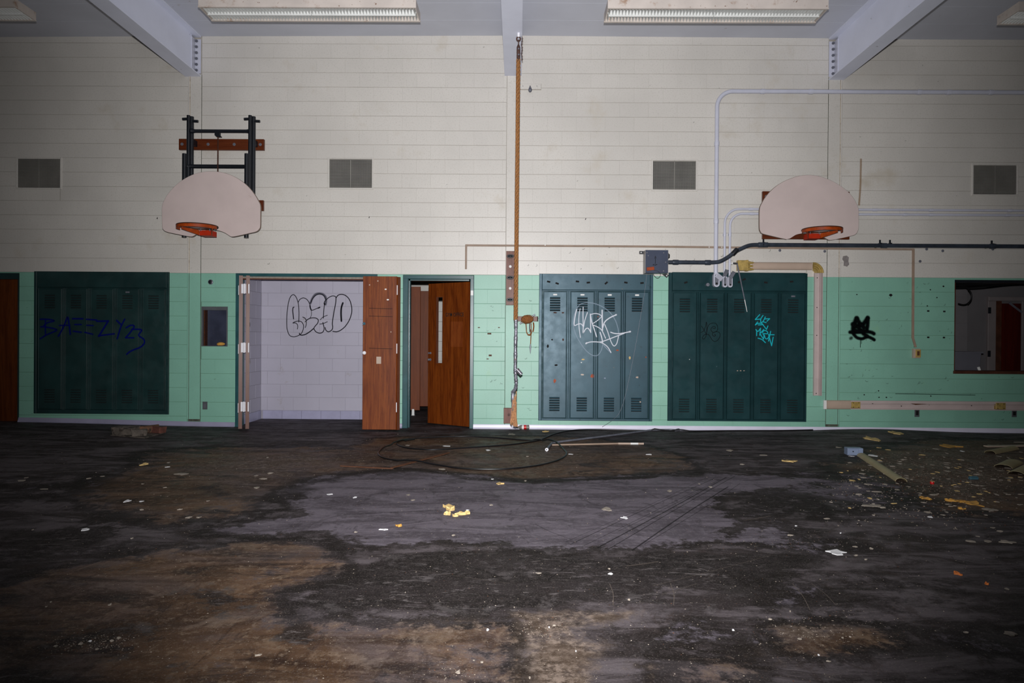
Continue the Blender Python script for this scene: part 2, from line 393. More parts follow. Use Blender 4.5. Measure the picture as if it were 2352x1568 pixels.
def lay(parent, x0, x1, zlo, zhi, holes, phase, mats, Y=D, xvis=None, zref=Z0, axis='x', vg=0.0004, hg=0.0052):
    k0 = math.floor((zlo - zref) / ROW); k1 = math.ceil((zhi - zref) / ROW)
    for k in range(k0, k1):
        za, zb = max(zlo, zref + k * ROW), min(zhi, zref + (k + 1) * ROW)
        if zb - za < 0.02: continue
        off = phase + (0.2032 if k % 2 else 0.0)
        n0 = math.floor((x0 - off) / 0.4064)
        xa = off + n0 * 0.4064
        while xa < x1:
            a, b = max(xa, x0), min(xa + 0.4064, x1); xa += 0.4064
            if b - a < 0.02: continue
            if xvis and (b < xvis[0] or a > xvis[1]): continue
            for (p, q, r, s) in cut((a, b, za, zb), holes):
                if q - p < 0.015 or s - r < 0.015: continue
                mat = mats[0] if (r + s) / 2 > zref else mats[1]
                o = bpy.data.objects.new('block', block_mesh(q - p - vg, s - r - hg, mat, mat.name)); COL.objects.link(o)
                j = random.uniform(-0.0008, 0.0008)
                if axis == 'x': put(o, Vector(((p + q) / 2, Y + j, (r + s) / 2)), parent)
                else:
                    o.rotation_euler = (0, 0, math.pi / 2 if axis == 'y+' else -math.pi / 2)
                    put(o, Vector((Y + j, (p + q) / 2, (r + s) / 2)), parent)
                ORG.pop(o.name, None)
def R(px0, px1, py0, py1, fl=False):                  # rectangle on the wall from pixels
    xm, ym = (px0 + px1) / 2, (py0 + py1) / 2
    return [P(px0, ym).x, P(px1, ym).x, -0.1 if fl else P(xm, py1).z, P(xm, py0).z]

r_door1 = [-8.4, P(44, 800).x, -0.1, P(22, 627).z]
r_lockA = R(80, 389, 624, 950)
r_niche = R(463, 523, 704, 795)
r_closet = R(541, 866, 629, 980, True)
r_office = R(925, 1088, 632, 985, True)
r_lockB = R(1237.5, 1498.5, 629.5, 966)
r_lockC = R(1534, 1852, 627, 967)
r_win = R(2192, 2480, 643, 857); r_win[3] = P(2270, 643).z
vents = [R(41, 139, 365, 431), R(757, 854, 366, 430.5), R(1500, 1598, 370, 434.5), R(2236, 2334, 380, 446)]

PIL = [(437.5, 463, 220, 962), (1165, 1191, 220, 985), (1903, 1929.5, 250, 974)]
XP = [(P(a, y).x, P(b, y).x) for a, b, y, _ in PIL]
XL, XR, YB = -9.2, 9.6, -4.0
bays = [(XL, XP[0][0] - 0.03), (XP[0][1] + 0.006, XP[1][0] - 0.008), (XP[1][1] + 0.006, XP[2][0] - 0.006), (XP[2][1] + 0.03, XR)]
ceil_px = [((0, 83), (450, 81)), ((465, 81.5), (1150, 80)), ((1200, 80), (1903, 86)), ((1937, 88), (2352, 89.5))]
CZ = []                                               # ceiling height at both ends of each bay
for (a, b), (x0, x1) in zip(ceil_px, bays):
    A, B = P(*a), P(*b); s = (B.z - A.z) / (B.x - A.x)
    CZ.append((A.z + s * (x0 - A.x), B.z + s * (x1 - B.x), s))
ZC = max(max(z[0], z[1]) for z in CZ)
names = ['wall_far_west', 'wall_far_midwest', 'wall_far_mideast', 'wall_far_east']
HOLES = [[r_door1, r_lockA, vents[0]], [r_niche, r_closet, r_office, vents[1]], [r_lockB, r_lockC, vents[2]], [r_win, vents[3]]]
edges = [XL, (XP[0][0] + XP[0][1]) / 2, (XP[1][0] + XP[1][1]) / 2, (XP[2][0] + XP[2][1]) / 2, XR]
WALL = []
for i in range(4):
    mb = MB(); za = max(CZ[i][0], CZ[i][1]) + 0.05
    for zr, mi in (((-0.05, Z0), 1), ((Z0, za), 0)):
        for (p, q, r, s) in cut((edges[i], edges[i + 1], *zr), HOLES[i]): mb.box(p, q, D + 0.0035, D + 0.2, r, s, mi)
    wl = struct(names[i], mb=mb, mats=[m_cream_j, m_green_j], label='painted concrete block wall, cream above and mint green below')
    WALL.append(wl)
    ph = bays[i][0] if i else bays[i][1]
    lay(wl, bays[i][0], bays[i][1], 0.0, max(CZ[i][0], CZ[i][1]), HOLES[i], ph, (m_cream, m_green), xvis=(-7.6, 7.7))

# side and rear walls of the gym, outside the frame
struct('wall_left', mb=MB().box(XL - 0.2, XL, YB, D + 0.2, 0, ZC + 0.3), mats=m_cream)
struct('wall_right', mb=MB().box(XR, XR + 0.2, YB, D + 0.2, 0, ZC + 0.3), mats=m_cream)
struct('wall_rear', mb=MB().box(XL, XR, YB - 0.2, YB, 0, ZC + 0.3), mats=m_cream)

# pilasters: flat steel column covers between the bays
for i, (pxa, pxb, py, pyb) in enumerate(PIL):
    x0, x1 = XP[i]; zb = P((pxa + pxb) / 2 - 5, pyb).z
    mb = MB(); mb.box(x0, x1, D - 0.006, D + 0.0035, zb, Z0, 1); mb.box(x0, x1, D - 0.006, D + 0.0035, Z0, 4.985, 0)
    pl = struct('trim_%d' % (i + 1), mb=mb, mats=[m_cream, m_green], label='flat painted column cover between block bays')
    MB().box(x0 - 0.004, x1 + 0.004, D - 0.012, D + 0.003, zb - 0.03, zb, 0).build('foot_shade_strip', m_dcaulk, pl)  # shadow line below the column cover, made as a dark strip
    sd = -1 if i < 2 else 1; xe = x0 if sd < 0 else x1
    xo = x1 + .003 if sd < 0 else x0 - .003
    MB().box(xo - .0025, xo + .0025, D - 0.001, D + 0.003, zb, 4.98).build('joint_gap', m_dcaulk, pl)
    if i != 1:
        xb = xe + sd * 0.018
        MB().tube([(xb, D - 0.002, Z0), (xb, D - 0.002, 4.98)], 0.011, 8).tube([(xb, D - 0.002, zb), (xb, D - 0.002, Z0)], 0.011, 8, 1).build('bead_moulding', [m_cream, m_green], pl)
        xg = xe + sd * 0.004
        MB().box(xg - 0.0035, xg + 0.0025, D - 0.0035, D + 0.003, zb, Z0, 1).box(xg - 0.0035, xg + 0.0025, D - 0.0035, D + 0.003, Z0, 4.98, 0).build('caulk_bead', [m_caulk, m_dcaulk], pl)
    else:
        MB().box(x0 - 0.007, x0 - 0.002, D - 0.001, D + 0.003, zb, Z0, 0).build('caulk_bead', m_dcaulk, pl)

# ------------------------------------------------------------------ ceiling and beams
cl = MB()
for i in range(4):
    x0, x1 = edges[i], edges[i + 1]; s = CZ[i][2]; f = lambda x: CZ[i][0] + s * (x - bays[i][0])
    cl.add([(x0, YB, f(x0)), (x1, YB, f(x1)), (x1, D + 0.1, f(x1)), (x0, D + 0.1, f(x0)), (x0, YB, ZC + 0.3), (x1, YB, ZC + 0.3), (x1, D + 0.1, ZC + 0.3), (x0, D + 0.1, ZC + 0.3)],
           [(3, 2, 1, 0), (4, 5, 6, 7), (0, 1, 5, 4), (1, 2, 6, 5), (2, 3, 7, 6), (3, 0, 4, 7)])
ceiling = struct('ceiling', mb=cl, mats=m_ceil, label='grey blue painted roof deck of long planks')
for i in range(4):
    x0, x1 = edges[i] + 0.01, edges[i + 1] - 0.01; s = CZ[i][2]; f = lambda x: CZ[i][0] + s * (x - bays[i][0])
    for k in range(6):
        y1 = D - 0.002 - 0.475 * k; y0 = y1 - 0.470; h = 0.012
        MB().add([(x0, y0, f(x0) - h), (x1, y0, f(x1) - h), (x1, y1, f(x1) - h), (x0, y1, f(x0) - h), (x0, y0, f(x0) + .005), (x1, y0, f(x1) + .005), (x1, y1, f(x1) + .005), (x0, y1, f(x0) + .005)],
                 [(3, 2, 1, 0), (4, 5, 6, 7), (0, 1, 5, 4), (1, 2, 6, 5), (2, 3, 7, 6), (3, 0, 4, 7)]).build('plank', m_ceil, ceiling)
BE = [(426, 462, 176), (1159, 1198, 174.5), (1903, 1937.5, 184)]
for i, (a, b, y) in enumerate(BE):
    A, B = P(a, y), P(b, y); z = (A.z + B.z) / 2; x0, x1 = A.x, B.x; xc = (x0 + x1) / 2; zt = CZ[min(i, 2)][1] - 0.012
    bm = struct('beam', loc=(xc, D - 3, z), label=['painted steel roof beam above the black framed hoop', 'painted steel roof beam holding the climbing rope', 'painted steel roof beam above the wall mounted hoop'][i])
    MB().box(x0, x1, YB, D - 0.001, z, z + 0.016).build('bottom_flange', m_beam, bm)
    MB().box(x0 - 0.0, x1, YB, D - 0.001, zt - 0.02, zt).build('top_flange', m_beam, bm)
    MB().box(xc - 0.02, xc + 0.02, YB, D - 0.09, z + 0.016, zt - 0.02).build('web', m_beam, bm)
    if i == 1: continue
    sd = 1 if i == 0 else -1; xw = xc + sd * 0.02
    MB().box(min(xw, xw + sd * 0.012), max(xw, xw + sd * 0.012), D - 0.11, D - 0.004, z + 0.04, zt - 0.05).box(min(xw, x1 if sd > 0 else x0), max(xw, x1 if sd > 0 else x0), D - 0.012, D - 0.003, z + 0.04, zt - 0.05).build('clip_angle', m_pipe, bm)
    for k in range(6):
        zz = z + 0.085 + k * (zt - z - 0.16) / 5
        MB().lathe([(0.021, 0), (0.021, 0.012), (0.012, 0.013), (0.012, 0.03)], (xw + sd * 0.032, D - 0.012, zz), (0, -1, 0), 6).build('bolt', m_zinc, bm)

# ------------------------------------------------------------------ floor
XG = np.arange(XL, XR + 0.001, 0.035); YG = np.append(np.arange(1.6, D, 0.035), D + 0.02)
gx, gy = np.meshgrid(XG, YG)
def npsst(a, b, x):
    t = np.clip((x - a) / (b - a), 0, 1); return t * t * (3 - 2 * t)
gz = 0.045 * npsst(-3.9, -7.2, gx) * npsst(6.5, 9.3, gy) + 0.042 * np.exp(-((gx - 5.0) / 0.95) ** 2) * npsst(8.7, 9.55, gy)
def sdist(poly):                                      # signed distance (inside positive) of every floor vertex
    q = [FP(x, y) for x, y in poly]; d2 = np.full(gx.shape, 1e9); ins = np.zeros(gx.shape, bool); n = len(q)
    for i in range(n):
        ax, ay, bx, by = q[i].x, q[i].y, q[(i + 1) % n].x, q[(i + 1) % n].y
        ex, ey = bx - ax, by - ay; t = np.clip(((gx - ax) * ex + (gy - ay) * ey) / (ex * ex + ey * ey + 1e-12), 0, 1)
        d2 = np.minimum(d2, (gx - ax - t * ex) ** 2 + (gy - ay - t * ey) ** 2)
        cnd = (ay > gy) != (by > gy)
        ins ^= cnd & (gx < ax + (gy - ay) * ex / (ey if abs(ey) > 1e-9 else 1e-9))
    d = np.sqrt(d2); return np.where(ins, d, -d)
def mask(polys):
    m = np.zeros(gx.shape)
    for poly, wd, amt in polys: m = np.maximum(m, amt * npsst(-1.9 * wd, 1.9 * wd, sdist(poly)))
    return m
GREY = [([(640, 1132), (720, 1100), (850, 1082), (960, 1080), (1080, 1092), (1200, 1106), (1400, 1098), (1520, 1087), (1640, 1090), (1760, 1092), (1900, 1100), (1780, 1120), (1660, 1140), (1640, 1170), (1700, 1200), (1640, 1240), (1560, 1252), (1450, 1258), (1300, 1262), (1150, 1247), (1000, 1244), (880, 1258), (800, 1240), (740, 1222), (640, 1228), (540, 1232), (470, 1222), (560, 1200), (700, 1180), (650, 1155)], 0.14, 1.0),
        ([(1840, 1096), (1990, 1090), (2080, 1120), (2110, 1150), (1960, 1160), (1860, 1140), (1700, 1140)], 0.3, 0.72),
        ([(1640, 1090), (1860, 1085), (1960, 1120), (1900, 1180), (1720, 1200), (1660, 1150)], 0.3, 0.5), ([(1650, 1190), (1780, 1200), (1860, 1240), (1940, 1252), (1800, 1262), (1640, 1250)], 0.25, 0.7),
        ([(0, 1110), (160, 1092), (260, 1090), (200, 1150), (0, 1165)], 0.5, 0.35),
        ([(2140, 1460), (2260, 1430), (2400, 1420), (2400, 1520), (2260, 1500)], 0.08, 0.6), ([(1700, 1330), (1900, 1320), (2100, 1330), (2250, 1360), (2000, 1400), (1750, 1390)], 0.2, 0.45), ([(1420, 1440), (1600, 1430), (1720, 1470), (1560, 1500), (1430, 1490)], 0.15, 0.5),
        ([(1900, 1360), (2080, 1370), (2240, 1380), (2080, 1405), (1900, 1400)], 0.1, 0.55)]
BROWN = [([(340, 1042), (500, 1028), (700, 1026), (860, 1030), (1000, 1035), (1020, 1055), (900, 1078), (780, 1090), (700, 1102), (640, 1130), (560, 1180), (380, 1200), (250, 1180), (160, 1145), (240, 1100), (330, 1065)], 0.25, 1.0),
         ([(870, 1006), (1100, 1000), (1300, 1003), (1450, 1016), (1560, 1048), (1605, 1076), (1540, 1088), (1400, 1094), (1200, 1102), (1080, 1090), (960, 1078), (850, 1062), (800, 1030)], 0.14, 1.0),
         ([(-60, 1360), (120, 1310), (280, 1270), (480, 1255), (640, 1238), (720, 1240), (790, 1280), (800, 1310), (720, 1345), (640, 1380), (660, 1420), (820, 1440), (900, 1480), (880, 1600), (-100, 1600)], 0.12, 0.9),
         ([(1900, 1068), (1990, 1030), (2150, 1010), (2400, 1010), (2400, 1180), (2160, 1176), (2060, 1130), (1960, 1096)], 0.2, 0.95),
         ([(760, 1424), (1000, 1428), (1180, 1430), (1180, 1600), (700, 1600)], 0.10, 0.75),
         ([(1760, 1440), (1900, 1425), (2020, 1430), (2080, 1480), (1900, 1520), (1800, 1500)], 0.08, 0.6),
         ([(1500, 1500), (1700, 1490), (1760, 1540), (1700, 1600), (1480, 1600)], 0.08, 0.6)]
PALE = [([(1180, 1408), (1330, 1398), (1480, 1402), (1545, 1412), (1420, 1432), (1330, 1450), (1420, 1480), (1360, 1520), (1390, 1600), (1190, 1600)], 0.06, 0.9),
        ([(880, 1415), (1100, 1412), (1150, 1440), (1040, 1470), (1000, 1530), (900, 1480)], 0.08, 0.6),
        ([(1780, 1432), (1900, 1426), (1960, 1440), (1900, 1470), (1800, 1465)], 0.06, 0.6),
        ([(480, 1215), (640, 1195), (760, 1190), (700, 1222), (560, 1230)], 0.1, 0.5),
        ([(420, 1250), (640, 1244), (720, 1260), (690, 1282), (560, 1290), (460, 1280)], 0.1, 0.5),
        ([(160, 1470), (270, 1460), (290, 1478), (180, 1492)], 0.05, 0.5),
        ([(1170, 1400), (1215, 1400), (1225, 1600), (1165, 1600)], 0.03, 0.8),  # vertical streak: reflection of the lit wall painted into the floor colour
        ([(420, 1050), (560, 1035), (720, 1035), (800, 1050), (700, 1085), (580, 1110), (420, 1110)], 0.2, 0.62), ([(560, 1120), (640, 1130), (560, 1160), (420, 1165)], 0.15, 0.5),
        ([(1000, 1020), (1300, 1015), (1430, 1030), (1400, 1075), (1200, 1088), (1050, 1070), (980, 1045)], 0.2, 0.45),
        ([(1960, 1050), (2100, 1020), (2360, 1030), (2360, 1160), (2180, 1160), (2060, 1110)], 0.3, 0.85), ([(1400, 1500), (1700, 1460), (1900, 1480), (1800, 1560), (1420, 1600)], 0.15, 0.42), ([(1560, 1320), (1650, 1312), (1700, 1330), (1620, 1345)], 0.08, 0.5), ([(2140, 1010), (2352, 1010), (2352, 1050), (2180, 1045)], 0.2, 0.4)]
DARK = [([(430, 1362), (500, 1352), (570, 1366), (560, 1396), (470, 1402)], 0.14, 0.7), ([(640, 1430), (700, 1420), (735, 1450), (720, 1486), (640, 1480)], 0.05, 0.85), ([(-40, 1440), (120, 1425), (300, 1428), (340, 1460), (280, 1520), (-40, 1530)], 0.12, 0.6), ([(-40, 1530), (180, 1534), (240, 1600), (-40, 1600)], 0.06, 0.8), ([(430, 1118), (500, 1110), (560, 1122), (540, 1146), (440, 1144)], 0.12, 0.5), ([(560, 1132), (660, 1118), (724, 1140), (690, 1180), (600, 1205), (550, 1180)], 0.16, 0.7), ([(300, 1500), (480, 1490), (600, 1510), (560, 1560), (320, 1560)], 0.08, 0.45), ([(180, 1255), (380, 1300), (300, 1330), (120, 1350)], 0.15, 0.4),
        ([(640, 1385), (740, 1330), (820, 1290), (1000, 1256), (1200, 1262), (1400, 1272), (1640, 1262), (1760, 1262), (1900, 1290), (1800, 1340), (1600, 1380), (1400, 1392), (1180, 1408), (900, 1418), (700, 1412)], 0.12, 0.9),
        ([(430, 1230), (480, 1215), (600, 1232), (740, 1226), (830, 1262), (800, 1290), (720, 1248), (560, 1240)], 0.06, 1.0),
        ([(-60, 1220), (180, 1200), (330, 1210), (330, 1260), (120, 1300), (-60, 1340)], 0.3, 0.8),
        ([(1640, 1138), (1800, 1120), (1960, 1150), (2060, 1180), (1980, 1210), (1800, 1190), (1660, 1165)], 0.2, 0.7),
        ([(1860, 1150), (1990, 1040), (2100, 1130), (2180, 1175), (2130, 1182), (2050, 1140)], 0.05, 0.25),
        ([(1700, 1430), (1820, 1412), (2060, 1420), (2200, 1440), (2100, 1452), (1850, 1424)], 0.06, 0.9),
        ([(1060, 1098), (1220, 1104), (1400, 1096), (1620, 1085), (1620, 1096), (1400, 1102), (1220, 1112), (1080, 1102)], 0.04, 0.8)]
M4 = np.stack([mask(BROWN), mask(GREY), mask(DARK), mask(PALE)], -1)
ny, nx = gx.shape
gv = np.stack([gx, gy, gz], -1).reshape(-1, 3)
ii = (np.arange(ny - 1)[:, None] * nx + np.arange(nx - 1)[None, :]).reshape(-1)
gf = np.stack([ii, ii + 1, ii + 1 + nx, ii + nx], -1)
ev = [(XL, YB, 0), (XR, YB, 0), (XR, 1.6, 0), (XL, 1.6, 0), (-8, D + .02, 0), (XR, D + .02, 0), (XR, 14.3, 0), (-8, 14.3, 0)]
nv = len(gv); me = bpy.data.meshes.new('floor')
me.from_pydata(gv.tolist() + ev, [], gf.tolist() + [(nv, nv + 1, nv + 2, nv + 3), (nv + 4, nv + 5, nv + 6, nv + 7)])
at = me.color_attributes.new('stain', 'FLOAT_COLOR', 'POINT')
cols = np.zeros((nv + 8, 4), np.float32); cols[:nv] = M4.reshape(-1, 4); at.data.foreach_set('color', cols.ravel())
me.polygons.foreach_set('use_smooth', [True] * len(me.polygons))
floor = bpy.data.objects.new('floor', me); COL.objects.link(floor); ORG['floor'] = Vector((0, 0, 0))
floor['kind'] = 'structure'; floor['label'] = 'water stained dark floor with brown tide marks and paint flakes'
t = NT('stained_floor'); ca = t.n('ShaderNodeVertexColor'); ca.layer_name = 'stain'
sp = t.n('ShaderNodeSeparateColor'); t.l(ca.outputs['Color'], sp.inputs[0])
v = t.pos(); vs_ = t.pos((0.5, 1.7, 1)); vd = t.pos((1.5, 0.7, 1))
n1 = t.noise(v, 1.1, 9, 0.66, 0.6); n2 = t.noise(v, 4.2, 9, 0.70, 0.4); n3 = t.noise(v, 22, 7, 0.74); n4 = t.noise(vs_, 2.6, 10, 0.72, 0.9); n5 = t.noise(v, 110, 5, 0.72); n6 = t.noise(vs_, 9, 8, 0.75, 1.6); n7 = t.noise(vd, 3.4, 9, 0.72, 1.2)
cen = lambda n, k: t.math('MULTIPLY', t.math('SUBTRACT', n, 0.5), k)
pert = t.math('ADD', t.math('ADD', cen(n1, 1.5), cen(n2, 1.9)), cen(n3, 0.9))
def msk(ch, lo=0.40, hi=0.58, k=1.0):
    gate = t.rng(ch, 0.0, 0.10)                     # nothing outside the painted shapes
    return t.math('MULTIPLY', t.rng(t.math('ADD', ch, t.math('MULTIPLY', pert, k)), lo, hi), gate)
n8 = t.noise(t.pos((0.7, 1.2, 1)), 0.95, 7, 0.62, 1.4)
mb_, mg_, md_, mp_ = t.math('MULTIPLY', msk(sp.outputs[0], 0.34, 0.80), t.rng(n8, 0.38, 0.60, 0.45, 1.0)), msk(sp.outputs[1], 0.40, 0.60), msk(sp.outputs[2], 0.40, 0.72), msk(ca.outputs['Alpha'], 0.28, 0.95)
k = t.mix(t.rng(n4, 0.42, 0.60), c(46, 40, 40), c(92, 85, 88))
k = t.mix(t.rng(n2, 0.52, 0.64, 0, 0.55), k, c(100, 95, 97))
k = t.mix(t.rng(n7, 0.53, 0.62, 0, 0.5), k, c(48, 37, 33))
k = t.mix(t.rng(n6, 0.58, 0.68, 0, 0.55), k, c(104, 98, 98))
br = t.mix(t.rng(n4, 0.37, 0.57), c(44, 31, 24), c(98, 75, 57)); br = t.mix(t.rng(n1, 0.47, 0.58, 0, 0.7), br, c(70, 49, 32)); br = t.mix(t.rng(n2, 0.53, 0.64, 0, 0.7), br, c(120, 100, 82)); br = t.mix(t.rng(n7, 0.53, 0.63, 0, 0.65), br, c(40, 25, 19)); br = t.mix(t.rng(n3, 0.52, 0.64, 0, 0.5), br, c(136, 118, 100))
k = t.mix(mb_, k, br)
pl_ = t.mix(t.rng(n3, 0.40, 0.62), c(66, 54, 44), c(132, 117, 106)); pl_ = t.mix(t.rng(n2, 0.46, 0.60, 0, 0.6), pl_, c(74, 60, 48))
k = t.mix(t.math('MULTIPLY', mp_, 0.92), k, pl_)
gr = t.mix(t.rng(n4, 0.42, 0.60), c(78, 72, 79), c(108, 101, 110)); gr = t.mix(t.rng(n3, 0.50, 0.62, 0, 0.45), gr, c(122, 116, 124)); gr = t.mix(t.rng(n7, 0.54, 0.64, 0, 0.6), gr, c(56, 51, 56)); gr = t.mix(t.rng(n6, 0.56, 0.66, 0, 0.45), gr, c(136, 130, 136))
k = t.mix(t.math('MULTIPLY', mg_, 0.95), k, gr)
dk = t.mix(t.rng(n3, 0.46, 0.62), c(23, 19, 18), c(50, 45, 44)); dk = t.mix(t.rng(n4, 0.44, 0.56, 0, 0.6), dk, c(32, 26, 25)); dk = t.mix(t.rng(n6, 0.55, 0.66, 0, 0.7), dk, c(112, 106, 106)); dk = t.mix(t.rng(n2, 0.55, 0.64, 0, 0.5), dk, c(84, 79, 79))
k = t.mix(t.math('MULTIPLY', md_, 0.9), k, dk)
for ch in (sp.outputs[0], sp.outputs[1]):            # tide marks: a dark rim where a stain dried
    q = t.math('ADD', ch, t.math('MULTIPLY', pert, 0.8)); e = t.math('MULTIPLY', t.rng(q, 0.10, 0.34), t.rng(q, 0.62, 0.42)); e = t.math('MULTIPLY', e, t.rng(ch, 0.02, 0.2))
    k = t.mix(t.math('MULTIPLY', e, 0.72), k, c(22, 17, 14))
k = t.mix(t.rng(n5, 0.55, 0.68, 0, 0.6), k, c(124, 116, 111))
k = t.mix(t.rng(n5, 0.42, 0.32, 0, 0.6), k, c(13, 11, 11))
t.l(k, t.b.inputs['Base Color'])
rg = t.mix(mb_, t.rng(n2, 0.4, 0.6, 0.6, 0.8), t.rng(n2, 0.4, 0.6, 0.48, 0.7))
t.l(rg, t.b.inputs['Roughness']); t.b.inputs['Specular IOR Level'].default_value = 0.14
t.bump(t.math('ADD', n3, t.math('MULTIPLY', n5, 0.6)), 0.35, 0.006)
me.materials.append(t.mat)
# skid marks and scratches across the grey patch
ls = []
for (a, b, wd) in [((1642, 1098), (1310, 1250), 3), ((1655, 1100), (1335, 1256), 2), ((1668, 1096), (1372, 1258), 5), ((1625, 1096), (1300, 1244), 1.6), ((1690, 1092), (1396, 1262), 3), ((1672, 1118), (1452, 1264), 6), ((1650, 1104), (1420, 1220), 2),
                   ((1700, 1110), (1480, 1250), 2), ((1320, 1290), (1260, 1330), 3), ((1230, 1204), (1310, 1238), 2.5), ((1190, 1208), (1230, 1204), 2), ((790, 1182), (1010, 1172), 5), ((920, 1204), (1000, 1194), 4), ((1100, 1110), (1010, 1118), 2), ((1840, 1230), (1870, 1256), 4)]:
    A, B = FP(*a), FP(*b); m = (A + B) / 2 + Vector((random.uniform(-.02, .02), 0, 0))
    ls.append((wd / F * m.y * 1.0, cr([A, m, B], 5), (0, 0, 1)))
strokes('skid_marks', sp_scuff, floor, ls)['kind'] = 'stuff'
ls = []
for (a, b, wd) in [((1500, 1345), (1770, 1275), 2.2), ((1400, 1340), (1408, 1390), 3), ((1540, 1340), (1547, 1390), 3), ((1520, 1365), (1600, 1340), 2), ((950, 1310), (1170, 1340), 2), ((1820, 1340), (1860, 1400), 3), ((1864, 1340), (1920, 1390), 2.5), ((180, 1320), (340, 1292), 4), ((1440, 1300), (1510, 1290), 6), ((1710, 1195), (1770, 1185), 6)]:
    A, B = FP(*a), FP(*b); m = (A + B) / 2
    ls.append((wd / F * m.y, cr([A, m + Vector((0.01, 0, 0)), B], 4), (0, 0, 1)))
strokes('scratches', sp_scr, floor, ls)['kind'] = 'stuff'
# ------------------------------------------------------------------ storage closet behind the far wall
YC = FP(700, 962).y                                   # its back wall
xc0, xc1 = r_closet[0], r_closet[1]
wcb = struct('wall_closet_back', mb=MB().box(xc0 - 0.1, xc1 + 0.1, YC + 0.0035, YC + 0.15, 0, 2.5), mats=m_closet_j, label='lilac grey block wall inside the closet with black bubble graffiti')
ztile = EYE - (942.5 - 777 + 3.5) * YC / F
zr = ztile + 10 * ROW
lay(wcb, xc0, xc1, ztile, 2.3, [], xc0 + 0.10, (m_closet, m_closet), Y=YC, zref=ztile, vg=0.003, hg=0.005)
xt = xc0 + 0.03
while xt < xc1 - 0.05:
    MB().bbox(xt + 0.002, min(xt + 0.302, xc1), YC - 0.008, YC + 0.003, 0.0, ztile - 0.003, 0.003).build('base_tile', m_tile, wcb); xt += 0.304
graf('graffiti', sp_black, wcb, 640, 660, 12.063, YC - 0.001, [
    (26, [(560, 960), (565, 700), (550, 480), (500, 300), (430, 205), (360, 220), (300, 320), (255, 520), (230, 780), (225, 1000), (240, 1170), (300, 1320), (400, 1365), (500, 1350), (600, 1300), (660, 1220), (690, 1100), (680, 1020), (630, 950), (560, 930), (480, 940), (395, 980)]),
    (24, [(395, 985), (470, 985), (520, 1030), (530, 1090), (520, 1150)]), (34, [(425, 545), (400, 560), (390, 640), (405, 780), (415, 870)]),
    (26, [(550, 400), (580, 340), (640, 300), (700, 290), (780, 330), (840, 410), (870, 490), (885, 570), (905, 630), (980, 615), (1060, 580), (1140, 550)]),
    (44, [(868, 500), (878, 560), (900, 620)]), (46, [(1095, 570), (1140, 550)]), (18, [(905, 640), (910, 740), (890, 810), (870, 845)]),
    (26, [(890, 430), (945, 310), (1030, 220), (1120, 185), (1210, 200), (1270, 260), (1300, 330)]),
    (28, [(1265, 450), (1270, 400), (1340, 320), (1420, 260), (1500, 235), (1570, 250), (1590, 290)]), (50, [(1265, 440), (1275, 470)]),
    (28, [(1270, 460), (1255, 600), (1245, 760), (1240, 850)]), (22, [(1155, 895), (1230, 820), (1350, 770)]), (28, [(670, 820), (730, 850), (760, 900)]),
    (30, [(740, 950), (800, 890), (880, 850), (980, 840), (1060, 860), (1100, 910), (1080, 990), (1030, 1050), (985, 1110), (985, 1160), (1040, 1230), (1130, 1265), (1210, 1245), (1255, 1180), (1255, 1090), (1225, 970)]),
    (24, [(770, 950), (765, 1030), (740, 1110)]), (36, [(965, 1140), (870, 1220), (760, 1290), (660, 1320), (600, 1310), (575, 1270)]), (24, [(1140, 1015), (1230, 1000), (1350, 950)]),
    (32, [(1290, 1110), (1310, 1180), (1370, 1225), (1440, 1205), (1490, 1150), (1500, 1080), (1490, 1000), (1510, 830), (1545, 620), (1580, 440), (1590, 300)]),
    (32, [(1590, 290), (1650, 215), (1740, 190), (1840, 215), (1930, 290), (1990, 400), (2025, 560), (2020, 720), (1960, 900), (1860, 1060), (1740, 1170), (1620, 1225), (1500, 1215)]),
    (60, [(1780, 430), (1740, 560), (1730, 720), (1740, 930)])], 'black bubble letter graffiti')
graf('graffiti', sp_grey, wcb, 640, 660, 12.063, YC - 0.001, [(95, [(880, 440), (930, 310), (1010, 200), (1120, 165), (1230, 190), (1300, 260), (1315, 360), (1300, 470)])], 'faint grey spray arch')
wcs = struct('wall_closet_side', mb=MB().box(xc0 - 0.12, xc0 - 0.0035, D + 0.2, YC + 0.0035, 0, 2.5), mats=m_closet_j, label='lilac grey block side wall inside the closet')
lay(wcs, D + 0.2, YC, ztile, 2.3, [], D + 0.14, (m_closet, m_closet), Y=xc0, zref=ztile, axis='y+', vg=0.005, hg=0.006)
for k in range(4):
    y0 = D + 0.2 + 0.304 * k
    if y0 < YC - 0.03: MB().box(xc0 - 0.0035, xc0 + 0.008, y0 + 0.002, min(y0 + 0.302, YC - 0.01), 0, ztile - 0.003).build('base_tile', m_tile, wcs)
struct('wall_closet_end', mb=MB().box(xc1 + 0.0, xc1 + 0.1, D + 0.2, YC, 0, 2.5), mats=m_closet)
struct('ceiling_closet', mb=MB().box(xc0 - 0.1, xc1 + 0.1, D + 0.2, YC + 0.1, 2.36, 2.46), mats=m_closet)
q = P(578, 745, D + 0.45)
sw = thing('light_switch', 'small dark switch plate on the side wall inside the closet', 'switch', (xc0, D + 0.45, q.z - 0.03))
MB().box(xc0, xc0 + 0.012, D + 0.40, D + 0.50, q.z - 0.03, q.z + 0.03).build('plate', m_outl, sw)
MB().box(xc0 + 0.012, xc0 + 0.02, D + 0.44, D + 0.46, q.z - 0.012, q.z + 0.012).build('toggle', m_bmetal, sw)

